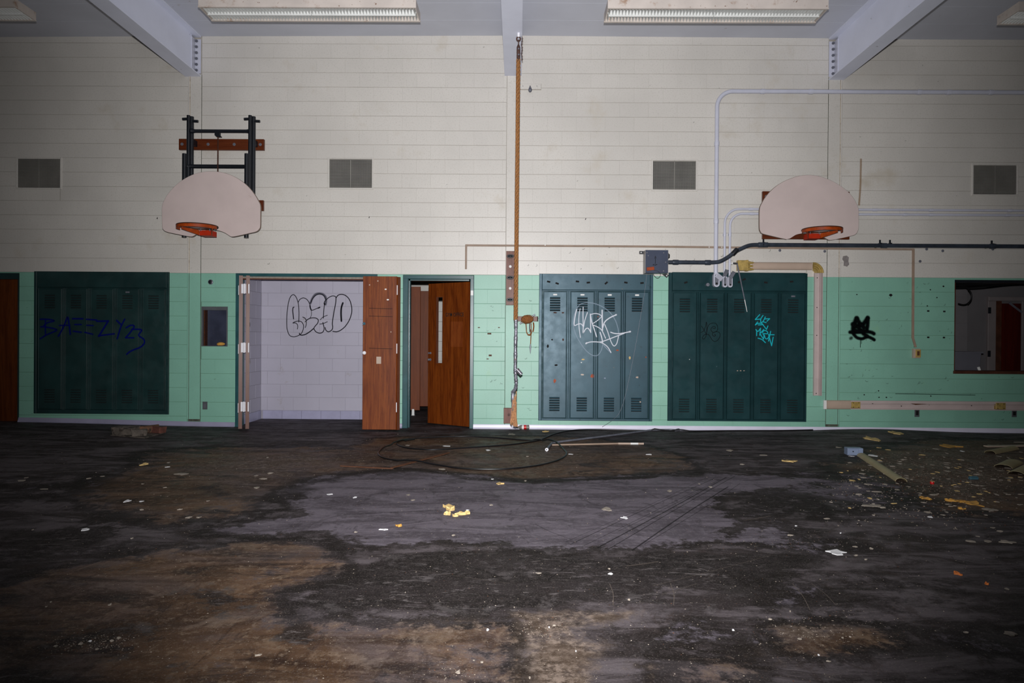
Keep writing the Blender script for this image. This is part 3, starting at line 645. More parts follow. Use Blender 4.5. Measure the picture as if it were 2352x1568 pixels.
# closet doorway and its two folded pairs of door panels
d2 = struct('door_2', loc=((xc0 + xc1) / 2, D, 0), label='closet doorway with folding wood panels pushed aside')
zt = r_closet[3]
mb = MB(); mb.box(xc0, xc0 + 0.045, D - 0.006, D + 0.2, 0, zt); mb.box(xc1 - 0.045, xc1, D - 0.006, D + 0.2, 0, zt); mb.box(xc0 + 0.0005, xc1 - 0.0005, D - 0.008, D + 0.198, zt - 0.04, zt + 0.004)
mb.build('frame', m_frame, d2)
MB().box(xc0 + 0.045, xc1 - 0.045, D + 0.02, D + 0.09, zt - 0.066, zt - 0.04).build('head_track', m_chip, d2, label='chipped off white head track')
MB().box(xc0 + 0.045, xc1 - 0.045, D + 0.02, D + 0.10, zt - 0.078, zt - 0.066).build('track_lip', m_ledg, d2)
def panel(name, pA, dirv, wid, th, z0, z1, mats, parent):      # upright board: pA = front corner, dirv = along its width, thickness to the left of dirv
    d = Vector((dirv[0], dirv[1], 0)).normalized(); nrm = Vector((-d.y, d.x, 0))
    M = Matrix(((d.x, nrm.x, 0, pA.x), (d.y, nrm.y, 0, pA.y), (0, 0, 1, 0), (0, 0, 0, 1)))
    mb = MB(); mb.box(0, wid, 0, th, z0, z1, 0, M); mb.m = [0, 1, 0, 1, 0, 0]
    return mb.build(name, mats, parent), M
YF = 9.225; zb, ztp = 0.03, EYE + (772.6 - 632.2) * YF / F
sight = P(561, 790, YF)
for k, (pa, pb) in enumerate(((548.2, 557.0), (564.6, 573.0))):
    A, B = P(pa, 790, YF), P(pb, 790, YF); d = Vector((sight.x, sight.y, 0)).normalized()
    o, M = panel('door_panel', Vector((B.x, B.y, 0)), d, 0.445, (B.x - A.x) * d.y, zb, ztp, [m_door, m_edgew], d2)
    for (y0, y1) in ((652, 673.6), (787, 809), (922.7, 944.5)):
        za, zc = P(561, y1, YF).z, P(561, y0, YF).z; xa, xb = (P(550.8, 790, YF).x, P(558.6, 790, YF).x) if k == 0 else (P(563.2, 790, YF).x, P(572.6, 790, YF).x)
        MB().bbox(xa, xb, YF - 0.007, YF + 0.001, za, zc, 0.001).build('hinge_plate', m_steel, o)
        if k == 0:
            xm = P(561, 790, YF).x
            MB().tube([(xm, YF - 0.004, za - 0.004), (xm, YF - 0.004, zc + 0.004)], 0.010, 10).build('hinge_pin', m_steel, o)
            xm = P(546.8, 790, YF).x
            MB().tube([(xm, YF + 0.02, za - 0.02), (xm, YF + 0.02, zc - 0.02)], 0.008, 8).build('hinge_pin', m_steel, o)
YR = 9.265
A, B = P(833, 810, YR), P(910.5, 810, YR); zt2 = P(872, 634.3, YR).z
mb = MB(); mb.bbox(A.x, B.x, YR, YR + 0.045, 0.028, zt2, 0.003); o = mb.build('door_panel', m_door, d2, label='scratched red brown folding panel facing the room')
for (px, py, r, m) in ((835, 743, 0.020, m_teal_t), (835.5, 810, 0.024, m_steel)):
    p = P(px, py, YR); MB().lathe([(r, 0), (r, 0.004), (r * 0.6, 0.012), (r * 0.75, 0.03), (r * 0.4, 0.036)], (p.x + 0.008, YR, p.z), (0, -1, 0), 12).build('knob', m, o, True)
p = P(870, 827, YR); MB().box(p.x - 0.032, p.x + 0.032, YR - 0.0015, YR, p.z - 0.048, p.z + 0.048).build('bare_patch', m_tan, o, label='pale patch where a plate was removed')
for (px, py, s) in ((886, 664, .03), (891, 688, .035), (849, 654, .018), (868, 645, .02), (898, 762, .012)):
    p = P(px, py, YR); MB().prism([(p.x - s / 2, p.z - .006), (p.x + s * .1, p.z - .01), (p.x + s / 2, p.z), (p.x + s * .2, p.z + .008), (p.x - s * .4, p.z + .007)], YR - 0.001, YR).build('paint_scar', m_white if s > .02 else m_tan, o)
for y in (708, 726, 800):
    p = P(860, y, YR); graf('scratch', sp_thin, o, 0, 0, 1.0, YR - 0.0005, [(1.2, [(848, y - .5), (901, y + 1.0)])])
Bq = Vector((B.x + 0.004, YR + 0.012, 0)); J = Vector((xc1 - 0.03, D - 0.012, 0))
d = (J - Bq).normalized(); Bq2 = Bq + Vector((0.045, 0, 0))
o2, M = panel('door_panel', Bq2, (d.x, d.y), (J - Bq).length, 0.042, 0.028, zt2 - 0.008, [m_door, m_edgew], d2)
for (y0, y1) in ((655, 677), (789, 811.5), (924, 946)):
    za, zc = P(913, y1, YR).z, P(913, y0, YR).z
    MB().tube([(B.x + 0.008, YR - 0.004, za), (B.x + 0.008, YR - 0.004, zc)], 0.008, 8).build('hinge_pin', m_steel, o)
    MB().box(B.x + 0.014, B.x + 0.032, YR + 0.004, YR + 0.012, za, zc).build('hinge_plate', m_bmetal, o)

# ------------------------------------------------------------------ gym office doorway
d4 = struct('door_3', loc=((r_office[0] + r_office[1]) / 2, D, 0), label='teal framed office doorway with its brown door ajar')
x0, x1, zt = r_office[0], r_office[1], r_office[3]; fw = 0.075
mb = MB()
mb.bbox(x0, x0 + fw, D - 0.022, D + 0.16, 0, zt, 0.006); mb.bbox(x1 - fw * 0.72, x1, D - 0.022, D + 0.16, 0, zt, 0.006); mb.bbox(x0, x1, D - 0.024, D + 0.16, zt - 0.055, zt, 0.006)
mb.box(x0 + fw, x0 + fw + 0.015, D + 0.07, D + 0.16, 0, zt - 0.055); mb.box(x0 + fw, x1 - fw, D + 0.07, D + 0.16, zt - 0.072, zt - 0.055)
mb.build('frame', m_frame, d4)
Hx = P(1079.5, 800).x
hinge = Vector((Hx, D + 0.035, 0)); free = P(983.5, 800, D + 0.46); free = Vector((free.x, free.y, 0))
u = (hinge - free).normalized(); LW = (hinge - free).length
DM = Matrix(((u.x, -u.y, 0, free.x), (u.y, u.x, 0, free.y), (0, 0, 1, 0), (0, 0, 0, 1))); DI = DM.inverted()
def PD(px, py):
    o = DI @ Vector((0, 0, EYE)); dd = (DI.to_3x3() @ ray(px, py)); k = -o.y / dd.y
    q = o + dd * k; return q.x, q.z
dz1 = PD(1060, 648)[1]
sx0, sz0 = PD(1001.3, 834); sx1, sz1 = PD(1017.0, 681.5); sx1 = max(sx1, sx0 + 0.105)
mb = MB()
for (p, q, r, s) in cut((0, LW, 0.02, dz1), [(sx0, sx1, sz0, sz1)]): mb.box(p, q, 0, 0.045, r, s, 0, DM)
leaf = mb.build('door_leaf', m_door2, d4, label='dark brown veneer door with a narrow slot window')
mb = MB()
for (p, q, r, s) in ((sx0 - .001, sx0 + .006, sz0, sz1), (sx1 - .006, sx1 + .001, sz0, sz1), (sx0, sx1, sz0 - .001, sz0 + .006), (sx0, sx1, sz1 - .006, sz1 + .001)): mb.box(p, q, 0.001, 0.044, r, s, 0, DM)
mb.build('window_stop', m_edgew, leaf)
def text_geo(body, size):
    cu = bpy.data.curves.new('text', 'FONT'); cu.body = body; cu.size = size; cu.resolution_u = 3; cu.offset = size * 0.012
    ob = bpy.data.objects.new('text', cu); COL.objects.link(ob); dg = bpy.context.evaluated_depsgraph_get()
    m = bpy.data.meshes.new_from_object(ob.evaluated_get(dg)); vs = [tuple(v.co) for v in m.vertices]; fs = [tuple(p.vertices) for p in m.polygons]
    bpy.data.objects.remove(ob); bpy.data.curves.remove(cu); bpy.data.meshes.remove(m); return vs, fs
def text_obj(name, body, M, x0, x1, z0, z1, mat, parent, label=None, y=-0.0008):   # lettering stretched to a rectangle of the local x,z plane
    vs, fs = text_geo(body, 1.0); ax, bx = min(p[0] for p in vs), max(p[0] for p in vs); ay, by = min(p[1] for p in vs), max(p[1] for p in vs)
    mb = MB(); mb.add([M @ Vector((x0 + (p[0] - ax) / (bx - ax) * (x1 - x0), y, z0 + (p[1] - ay) / (by - ay) * (z1 - z0))) for p in vs], fs)
    return mb.build(name, mat, parent, label=label)
ta, tb = PD(1023.5, 727), PD(1065.5, 717.5)
text_obj('lettering', 'GYM OFFICE', DM, ta[0], tb[0], ta[1], tb[1], m_black, leaf, 'dark lettering reading GYM OFFICE')
ra, rb = PD(1035, 796), PD(1063, 738)
MB().box(ra[0], rb[0], -0.0006, 0.0, ra[1], rb[1], 0, DM).build('sign_residue', m_door, leaf, label='paler rectangle where a sign was')  # cleaner rectangle left by a removed sign
for (px, py, r) in ((989, 810.5, .016), (988.5, 825.5, .02)):
    a = PD(px, py); MB().lathe([(r, 0), (r, .006), (r * .6, .01), (r * .6, .03), (r * .9, .04), (r * .5, .05)], DM @ Vector((a[0], 0, a[1])), DM.to_3x3() @ Vector((0, -1, 0)), 12).build('knob', m_zinc, leaf, True)
p = P(1084, 672.5, D - 0.022); st = MB().box(p.x - 0.018, p.x + 0.02, D - 0.0245, D - 0.022, p.z - 0.034, p.z + 0.034).build('sticker', m_white, d4, label='white sticker')
# the office behind
YO = 14.0
wo = struct('wall_office_back', mb=MB().box(-3.2, 1.4, YO + 0.0035, YO + 0.15, 0, 3.0), mats=m_cream_j, label='cream block wall at the back of the office')
lay(wo, -2.6, -1.0, 0.6, 2.6, [], -2.6, (m_cream, m_cream), Y=YO, zref=0.6 - ROW, hg=0.008)
struct('wall_office_side', mb=MB().box(-2.75, -2.6, YC + 0.1, YO, 0, 3.0), mats=m_floorw)
struct('wall_office_side', mb=MB().box(1.2, 1.35, D + 0.3, YO, 0, 3.0), mats=m_floorw)
struct('ceiling_office', mb=MB().box(-2.75, 1.35, D + 0.2, YO, 2.55, 2.65), mats=m_floorw)
for k, (a, b, y0, y1, Y, lb) in enumerate(((936, 964, 658, 942, 11.25, 'brown laminate partition panel on a white foot inside the office'), (963.5, 986, 668, 933, 11.9, 'plain brown partition panel standing farther inside the office'))):
    A, B = P(a, y0, Y), P(b, y1, Y)
    pt = thing('partition_panel', lb, 'partition', ((A.x + B.x) / 2, Y, 0))
    MB().bbox(A.x, B.x, Y, Y + 0.03, B.z, A.z, 0.003).build('panel', m_part, pt)
    fx = P(948.5, 945, Y).x if k == 0 else A.x + 0.2
    MB().lathe([(0.032, 0), (0.026, 0.01), (0.024, B.z + 0.02)], (fx, Y + 0.012, 0), (0, 0, 1), 10).build('foot', m_white, pt, True)

# door at the west edge of the frame
d1 = struct('door_1', loc=((r_door1[0] + r_door1[1]) / 2, D, 0), label='brown wooden door in a dark teal frame at the dim end of the wall')
zt = r_door1[3]; xr = r_door1[1]
MB().box(xr - 0.02, xr, D - 0.004, D + 0.2, 0, zt).box(r_door1[0], xr, D - 0.006, D + 0.2, zt - 0.085, zt).build('frame', m_dteal, d1)
MB().bbox(r_door1[0], xr - 0.02, D + 0.012, D + 0.06, 0.05, zt - 0.087, 0.004).build('door_leaf', m_door1, d1)

# ------------------------------------------------------------------ opening at the east end and the room behind it
w1 = struct('window_1', loc=((r_win[0] + r_win[1]) / 2, D, r_win[2]), label='large glassless opening into a dark room')
x0, x1, z0, z1 = r_win
MB().bbox(x0 - 0.012, x1, D - 0.02, D + 0.2, z0 - 0.012, z0 + 0.03, 0.004).build('sill', m_sill, w1)
MB().box(x0, x1, D - 0.003, D + 0.2, z1 - 0.035, z1).build('head', m_bmetal, w1)
MB().box(x0, x0 + 0.012, D - 0.002, D + 0.2, z0 + 0.03, z1 - 0.035).build('jamb', m_sill, w1)
YA, YB2 = D + 1.0, D + 1.8
xa = P(2222, 750, YA).x
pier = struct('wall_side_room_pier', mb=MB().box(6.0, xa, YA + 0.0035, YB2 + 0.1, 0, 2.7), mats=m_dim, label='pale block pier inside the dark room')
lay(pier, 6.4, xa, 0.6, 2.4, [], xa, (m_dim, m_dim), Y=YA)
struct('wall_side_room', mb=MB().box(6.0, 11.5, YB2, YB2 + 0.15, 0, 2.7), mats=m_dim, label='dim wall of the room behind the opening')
struct('ceiling_side_room', mb=MB().box(6.0, 11.5, D + 0.2, YB2 + 0.1, 2.32, 2.7), mats=m_bmetal)  # black ceiling colour stands in for the darkness of the room
rd = struct('door_4', loc=(P(2310, 800, YB2 - 0.03).x, YB2 - 0.03, 0), label='dark red door in a pale frame inside the dark room')
f = lambda px, y=YB2 - 0.05: P(px, 760, y).x
zt = P(2300, 691, YB2 - 0.05).z
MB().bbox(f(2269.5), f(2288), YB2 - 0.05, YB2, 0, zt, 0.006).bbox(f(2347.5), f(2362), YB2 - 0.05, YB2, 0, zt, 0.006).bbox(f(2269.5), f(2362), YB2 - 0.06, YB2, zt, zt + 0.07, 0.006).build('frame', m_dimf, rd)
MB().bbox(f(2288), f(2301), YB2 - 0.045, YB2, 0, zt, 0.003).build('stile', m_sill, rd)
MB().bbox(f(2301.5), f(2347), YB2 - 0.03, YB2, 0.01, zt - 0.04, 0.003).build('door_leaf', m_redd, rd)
for y in (713, 812): MB().box(f(2269), f(2275), YB2 - 0.062, YB2 - 0.05, P(2272, y + 7, YB2).z, P(2272, y - 7, YB2).z).build('hinge_plate', m_bmetal, rd)
M0 = P(2318, 695, YB2 - .07); M1 = P(2347, 717, YB2 - .07)
MB().tube([M0, M1], 0.018, 6).build('closer_arm', m_zinc, rd)
yb = D + 0.55; a, b = P(2190, 810, yb), P(2250, 852, yb)
bn = thing('storage_bin', 'grey plastic bin standing inside the opening below the cable loop', 'bin', ((a.x + b.x) / 2, yb + .2, 0))
mb = MB(); zz = P(2220, 811, yb).z
mb.add([(a.x - .02, yb, 0), (b.x - .08, yb, 0), (b.x, yb - .03, zz), (a.x - .05, yb - .03, zz), (a.x - .02, yb + .35, 0), (b.x - .08, yb + .35, 0), (b.x, yb + .38, zz), (a.x - .05, yb + .38, zz)],
       [(0, 1, 2, 3), (1, 5, 6, 2), (5, 4, 7, 6), (4, 0, 3, 7), (3, 2, 6, 7), (1, 0, 4, 5)]); mb.build('body', m_bin, bn)
MB().box(a.x - .07, b.x + .02, yb - .05, yb + .40, zz, zz + .025).build('rim', m_bin, bn)
MB().tube([(b.x - .06, yb - .06, zz - .2), (b.x - .03, yb - .06, zz - .28)], 0.02, 8).build('latch', m_white, bn)
yl = D + 0.25
tag(MB().tube(cr([P(x, y, yl) for x, y in ((2190, 655), (2210, 657), (2224, 664), (2231, 675), (2230, 688), (2222, 697), (2212, 699.5), (2201, 697))]), 0.009, 8).build('cable_loop', m_cable, None, True), 'black cable curling down inside the dark opening', 'cable')
for k, (y0, y1, r, lb) in enumerate(((655, 649, .020, 'thick black cable slung along the top of the dark opening'), (661, 651, .013, 'thin black cable sagging below the thick cable in the opening'))):
    tag(MB().tube(cr([P(2185, y0, yl + .05 * k + .03), P(2250, y0 - 2, yl + .05 * k + .03), P(2330, y1, yl + .05 * k + .03), P(2440, y1 - 1, yl + .05 * k + .03)]), r, 8).build('cable', m_cable, None, True), lb, 'cable')

# ------------------------------------------------------------------ locker banks
def locker_bank(label, r, doors, ytop, ybot, hdr, mat, mdark, plates, tapes, stick, jl, jr, hproud=0.0):
    x0, x1, z0, z1 = r; yf = D - 0.012
    bk = thing('locker_bank', label, 'lockers', ((x0 + x1) / 2, D + 0.15, z0))
    pm_ = (doors[0][0] + doors[-1][1]) / 2
    zt, zb = P(pm_, ytop).z, P(pm_, ybot).z
    MB().box(x0, x1, D + 0.012, D + 0.35, z0, z1).build('carcass', mdark, bk)
    xl, xr = P(jl, 800).x, P(jr, 800).x
    MB().bbox(x0, xl, yf - 0.012, D + 0.012, z0, z1, 0.004).build('jamb', mat, bk); MB().bbox(xr, x1, yf - 0.012, D + 0.012, z0, z1, 0.004).build('jamb', mat, bk)
    zh = P(pm_, hdr).z
    hd = MB().bbox(xl + .001, xr - .001, yf - 0.008 - hproud, D + 0.012, zh, z1 + (0.006 if hproud else 0), 0.004).build('header_panel', mat, bk)
    MB().bbox(xl, xr, yf - 0.004, D + 0.012, zt + 0.012, zh - 0.002, 0.003).build('top_rail', mat, bk); MB().bbox(xl, xr, yf - 0.004, D + 0.012, z0, zb - 0.006, 0.003).build('bottom_rail', mat, bk)
    dr = []
    for i, (a, b) in enumerate(doors):
        xa, xb = P(a, 800).x, P(b, 800).x; yd = yf - 0.006
        if i + 1 < len(doors):
            xm0, xm1 = xb + 0.008, P(doors[i + 1][0], 800).x - 0.008; xm = (xm0 + xm1) / 2
            MB().bbox(xm0, xm - 0.002, yf - 0.008, D + 0.012, zb - 0.006, zt + 0.012, 0.003).bbox(xm + 0.002, xm1, yf - 0.008, D + 0.012, zb - 0.006, zt + 0.012, 0.003).build('mullion', mat, bk)
        mb = MB(); mb.bbox(xa, xb, yd, D + 0.012, zb, zt, 0.006)
        # folded rim standing proud of the face
        for q in ((xa + .002, xa + .010, zb, zt), (xb - .010, xb - .002, zb, zt)): mb.bbox(q[0], q[1], yd - 0.004, yd + .002, q[2], q[3], 0.002)
        do = mb.build('door', mat, bk); dr.append((xa, xb, do, yd))
        xc = (xa + xb) / 2; hw = 0.073
        for zt_, up in ((zt - 0.075, 1), (zb + 0.295, 0)):
            for k in range(6):
                zz = zt_ - 0.0345 * k
                mb = MB(); mb.add([(xc - hw, yd, zz), (xc + hw, yd, zz), (xc + hw, yd - .010, zz - .015), (xc - hw, yd - .010, zz - .015), (xc - hw, yd, zz - .004), (xc + hw, yd, zz - .004)],
                                  [(1, 0, 3, 2), (0, 4, 3), (1, 2, 5), (2, 3, 4, 5)], 0)
                mb.add([(xc - hw, yd - .0012, zz - .004), (xc + hw, yd - .0012, zz - .004), (xc + hw, yd - .0012, zz - .026), (xc - hw, yd - .0012, zz - .026)], [(3, 2, 1, 0)], 1)
                mb.build('louver', [mat, m_black], do)
        if i in plates:
            MB().bbox(xc - .028, xc + .028, yd - .005, yd, zt - .052, zt - .030, .002).build('number_plate', m_white if plates[i] else m_zinc, do, label='pale number plate')
    for (px, py, an) in tapes:
        p = P(px, py); yy = yf - 0.008 - hproud; cs, sn = math.cos(an), math.sin(an)
        MB().prism([(p.x + sx * .024 * cs - sz * .012 * sn, p.z + sx * .024 * sn + sz * .012 * cs) for sx, sz in ((-1, -1), (1, -1), (1, 1), (-1, 1))], yy - .004, yy + .001).build('tape_scrap', m_black, hd)
    for (px, py, ww, hh, m) in stick:
        p = P(px, py)
        for (xa, xb, do, yd) in dr:
            if xa <= p.x <= xb + .03:
                n = 7; poly = [(p.x + ww / 162 / 2 * math.cos(2 * math.pi * i / n) * random.uniform(.7, 1.1), p.z + hh / 162 / 2 * math.sin(2 * math.pi * i / n) * random.uniform(.7, 1.1)) for i in range(n)]
                MB().prism(poly, yd - .0015, yd).build('sticker_scrap', m, do); break
    return bk, yf
bA, yA = locker_bank('teal bank of five lockers with blue graffiti beside the dim wooden door', r_lockA, [(89, 143), (151, 201), (209, 260.5), (268.5, 319.5), (328.5, 379)], 664, 940, 660, m_dteal, m_dteal, {3: 0}, [], [], 86, 383)
bB, yB = locker_bank('teal bank of four lockers with white graffiti and pale number plates', r_lockB, [(1247.7, 1300.5), (1310.2, 1363.2), (1372.7, 1425.5), (1435.3, 1488.3)], 670.5, 959.8, 666, m_teal2, m_teal, {0: 1, 1: 1, 2: 1, 3: 1},
                     [(1260, 647, -.2), (1279.5, 651, -.3), (1326, 646.5, -.1), (1351, 649, .1), (1392, 650, .7), (1437, 649, -.15), (1474, 650, .1)],
                     [(1274, 874, 7, 11, m_orange), (1360, 863, 9, 11, m_orange), (1339, 825, 9, 4, m_foamp), (1337, 860, 10, 3.5, m_tan), (1418, 804, 7, 4, m_orange), (1446, 821.5, 5, 10, m_foamp), (1463, 866, 7, 5, m_tan), (1275, 718, 9, 4, m_rimd), (1293, 718, 7, 4, m_rimd), (1293, 780, 5, 7, m_rimd), (1335, 832, 3, 3, m_white), (1389, 868, 5, 3, m_jbox), (1483, 820, 4, 3, m_orange), (1374, 727, 4, 5, m_orange), (1470, 922, 4, 6, m_tan), (1258, 795, 5, 9, m_black), (1277, 838, 8, 5, m_black), (1268, 780, 5, 4, m_black)], 1244, 1492)
bC, yC = locker_bank('teal bank of five lockers with cyan graffiti below the conduits', r_lockC, [(1545, 1598), (1607.3, 1661), (1669.3, 1723), (1731.5, 1785), (1792.7, 1846.5)], 673, 962.5, 668, m_teal, m_teal, {4: 0},
                     [(1574, 649, .3), (1697, 648, .1), (1707, 642, .4), (1757, 649, -.1), (1816, 647, .05)],
                     [(1693, 851, 4, 2, m_tan), (1700, 851, 4, 2, m_tan), (1708, 851, 4, 2, m_tan), (1583, 825, 2, 2, m_white)], 1542, 1847.5, 0.012)
graf('graffiti', sp_blue, bA, 80, 710, 8.711, yA - 0.0125, [
    (45, [(110, 200), (250, 200), (390, 230), (250, 270), (180, 330)]), (42, [(215, 200), (210, 350), (215, 500)]), (45, [(120, 350), (250, 360), (440, 410), (330, 470), (220, 520), (110, 590)]),
    (50, [(470, 540), (560, 380), (620, 240), (660, 160), (690, 330), (710, 500)]), (42, [(490, 325), (600, 320), (700, 320)]), (50, [(760, 190), (960, 190)]), (45, [(800, 305), (930, 305)]), (45, [(770, 440), (930, 460)]),
    (45, [(1030, 200), (1240, 215)]), (42, [(1040, 320), (1170, 325)]), (45, [(1000, 460), (1160, 500)]), (50, [(1240, 240), (1470, 235)]), (55, [(1470, 235), (1380, 380), (1280, 540)]), (48, [(1280, 530), (1590, 490)]), (50, [(1640, 225), (1730, 310)]), (45, [(1800, 200), (1720, 360), (1650, 590)]),
    (48, [(1830, 370), (1920, 320), (1990, 340), (1920, 450), (1820, 570)]), (44, [(1820, 570), (1980, 570)]), (48, [(1940, 405), (2060, 400), (2140, 420), (2080, 520), (2180, 600), (2190, 680), (2110, 760), (1980, 810), (1900, 850), (1840, 900)])], 'blue spray letters BAEEZY23')
graf('graffiti', sp_whf, bB, 1300, 680, 10.456, yB - 0.0125, [
    (34, [(255, 320), (190, 480), (180, 700), (220, 880), (320, 1080), (460, 1280), (600, 1400), (720, 1430), (800, 1380), (860, 1260), (885, 1120)]),
    (34, [(265, 290), (330, 205), (450, 160), (600, 160), (770, 205), (950, 300), (1090, 430), (1190, 590), (1245, 760), (1265, 900)]), (40, [(900, 1170), (980, 1260), (1080, 1360)])], 'faint white spray loop')
graf('graffiti', sp_white, bB, 1300, 680, 10.456, yB - 0.0135, [
    (38, [(255, 320), (215, 500), (195, 650)]), (32, [(195, 650), (210, 705), (290, 670), (370, 670), (415, 740)]), (28, [(340, 300), (310, 480), (310, 700), (345, 990)]), (32, [(412, 260), (408, 480), (415, 740)]), (30, [(425, 730), (450, 590), (515, 390)]),
    (36, [(415, 740), (412, 880), (470, 790), (530, 770), (575, 830), (595, 870)]), (36, [(595, 870), (590, 650), (585, 430)]), (36, [(585, 430), (620, 620), (680, 800), (735, 975)]), (30, [(590, 440), (700, 415), (810, 440), (860, 490)]), (28, [(860, 490), (760, 580), (640, 660)]),
    (32, [(640, 690), (760, 740), (860, 820), (950, 1010)]), (46, [(868, 335), (870, 560), (875, 820)]), (42, [(1200, 450), (1050, 520), (930, 620), (880, 760)]), (30, [(930, 680), (1000, 850), (1050, 1010), (1110, 1150), (1160, 1195), (1220, 1130), (1260, 960)]), (40, [(820, 870), (860, 1000), (880, 1110)]),
    (38, [(1075, 865), (1150, 890), (1260, 900), (1400, 880), (1540, 850)]), (34, [(485, 1130), (580, 1100), (700, 1095), (800, 1100), (880, 1085), (1060, 1020), (1240, 950), (1400, 890)]), (32, [(800, 1100), (900, 1140), (1000, 1220), (1080, 1350)]), (56, [(480, 1135), (500, 1122)]), (54, [(1190, 452), (1205, 446)]), (54, [(1520, 855), (1545, 850)])], 'white spray tag')
graf('graffiti', sp_thin, bC, 1590, 700, 11.2, yC - 0.0125, [
    (15, [(235, 540), (300, 640), (360, 750)]), (17, [(220, 705), (290, 670), (340, 560), (365, 440), (375, 560), (365, 740), (340, 830), (290, 880), (262, 850), (290, 790), (350, 755), (420, 765), (470, 830), (520, 910), (580, 940), (650, 910), (700, 840), (715, 760), (680, 700), (600, 690), (530, 720), (520, 770), (560, 805), (600, 780), (570, 750)]),
    (16, [(375, 700), (390, 600), (440, 500), (530, 465), (610, 480), (650, 560), (640, 660), (560, 705), (500, 680), (480, 620), (530, 560), (595, 570), (580, 610), (530, 600)])], 'thin black curly tag')
graf('graffiti', sp_cyan, bC, 1590, 700, 11.2, yC - 0.0125, [(30, q) for q in (
    [(1735, 250), (1620, 375)], [(1620, 375), (1750, 365)], [(1820, 270), (1760, 370), (1770, 470)], [(1880, 310), (1830, 410), (1770, 470)], [(1870, 360), (1990, 355)], [(1990, 355), (1920, 420)], [(1810, 430), (1900, 455)], [(1680, 440), (1620, 515)], [(1620, 515), (1700, 475), (1790, 480), (1840, 540), (1910, 630)], [(1910, 630), (1945, 540)], [(1700, 515), (1800, 510)],
    [(1655, 790), (1655, 660), (1635, 635)], [(1640, 640), (1690, 680), (1755, 600)], [(1755, 600), (1735, 780)], [(1840, 630), (1740, 740)], [(1740, 740), (1830, 880)], [(1830, 880), (1840, 780), (1800, 720), (1850, 660), (1920, 680), (1935, 740), (1800, 730)], [(1850, 770), (1880, 860), (1930, 870), (1970, 810), (1960, 760)], [(2015, 680), (1990, 800), (1960, 930)], [(1960, 765), (2105, 768)], [(1980, 830), (2040, 1050)], [(2040, 1050), (2080, 830)], [(1690, 855), (1790, 890), (1880, 970)])], 'cyan spray tag')

# graffiti and marks on the east bay
we = WALL[3]
TAG = (1930, 710, 15.68, D - 0.002)
graf('graffiti', sp_soft, we, *TAG, [(256, [(590, 330), (530, 480), (470, 680), (480, 820)]), (234, [(590, 330), (660, 450), (760, 560), (880, 470), (985, 310)]), (210, [(990, 320), (980, 560), (950, 760)]), (249, [(450, 540), (560, 610), (750, 570), (850, 660)]),
     (194, [(350, 825), (560, 830), (800, 800), (1000, 810), (1140, 840), (1210, 880)]), (171, [(480, 900), (600, 1020), (780, 1060), (920, 1010), (1020, 1000), (1140, 1050), (1220, 1100)]), (218, [(640, 640), (820, 860), (960, 960)]), (234, [(520, 760), (700, 800), (820, 780)]), (32, [(722, 1060), (723, 1200), (724, 1370)]), (24, [(760, 1060), (762, 1140), (762, 1240)])], 'black spray tag with a drip')
graf('graffiti', spray('soft_smudge', c(8, 12, 12), 0.0, 1.0, 0.75), we, *TAG, [(190, [(375, 1050), (400, 1030)]), (130, [(1180, 1075), (1225, 1100)])], 'soft black spray dab')
graf('rust_run', sp_rust, we, 0, 0, 1, D - 0.0015, [(7, [(1977.5, 366), (1977, 390), (1976, 430), (1973, 470)])], 'yellow rust run down the blocks')
p = P(1942.5, 599); MB().prism([(p.x + a / 162, p.z + b / 162) for a, b in ((-6, 11), (2, 12), (7, 8), (6, -1), (8, -8), (3, -13), (-5, -11), (-4, -2), (-8, 4))], D - .0022, D).build('bare_patch', m_plas, we, label='bare grey plaster patch')
for px, py in ((2132, 714), (2169, 715), (2132, 774.5), (2168, 775)):
    p = P(px, py); MB().box(p.x - .016, p.x + .016, D - .0018, D + .001, p.z - .011, p.z + .011).build('anchor_hole', m_black, we)
for px, py, s in ((2018, 897, 3), (1985, 906, 3), (2019, 912, 3), (2036, 912, 3.5), (2138, 909, 3), (1968, 676, 3), (2152, 683, 3), (2046, 677, 7), (2137, 665, 3), (2167, 657, 4), (2130, 702, 3)):
    p = P(px, py); s *= .62 / 162; MB().prism([(p.x - s, p.z - s * .3), (p.x, p.z - s), (p.x + s, p.z - s * .2), (p.x + s * .3, p.z + s * .6), (p.x - s * .6, p.z + s * .5)], D - .0016, D).build('paint_chip_scar', m_plas if s > .03 else m_black, we)
for px, py, s in ((2113, 600, 3), (2165, 576, 4), (2280, 572, 3), (2128, 572, 3), (1791, 575, 3), (1894, 577, 2.5)):
    p = P(px, py); tag(MB().lathe([(.02, 0.001), (.02, .006), (.008, .007), (.006, .02)], (p.x, D, p.z), (0, -1, 0), 8).build('wall_anchor', m_zinc, None), {2113: 'small grey anchor below the dark conduit, lowest of the row', 2165: 'small grey anchor under the dark conduit over the mint wall', 2280: 'small grey anchor under the dark conduit above the dark opening', 2128: 'small grey anchor just past the corner of the brown raceway', 1791: 'small grey anchor under the brown raceway above the tan raceway', 1894: 'small grey anchor under the brown raceway beside the column'}[px], 'anchor', 'grey anchors under the dark conduit')
random.seed(3)
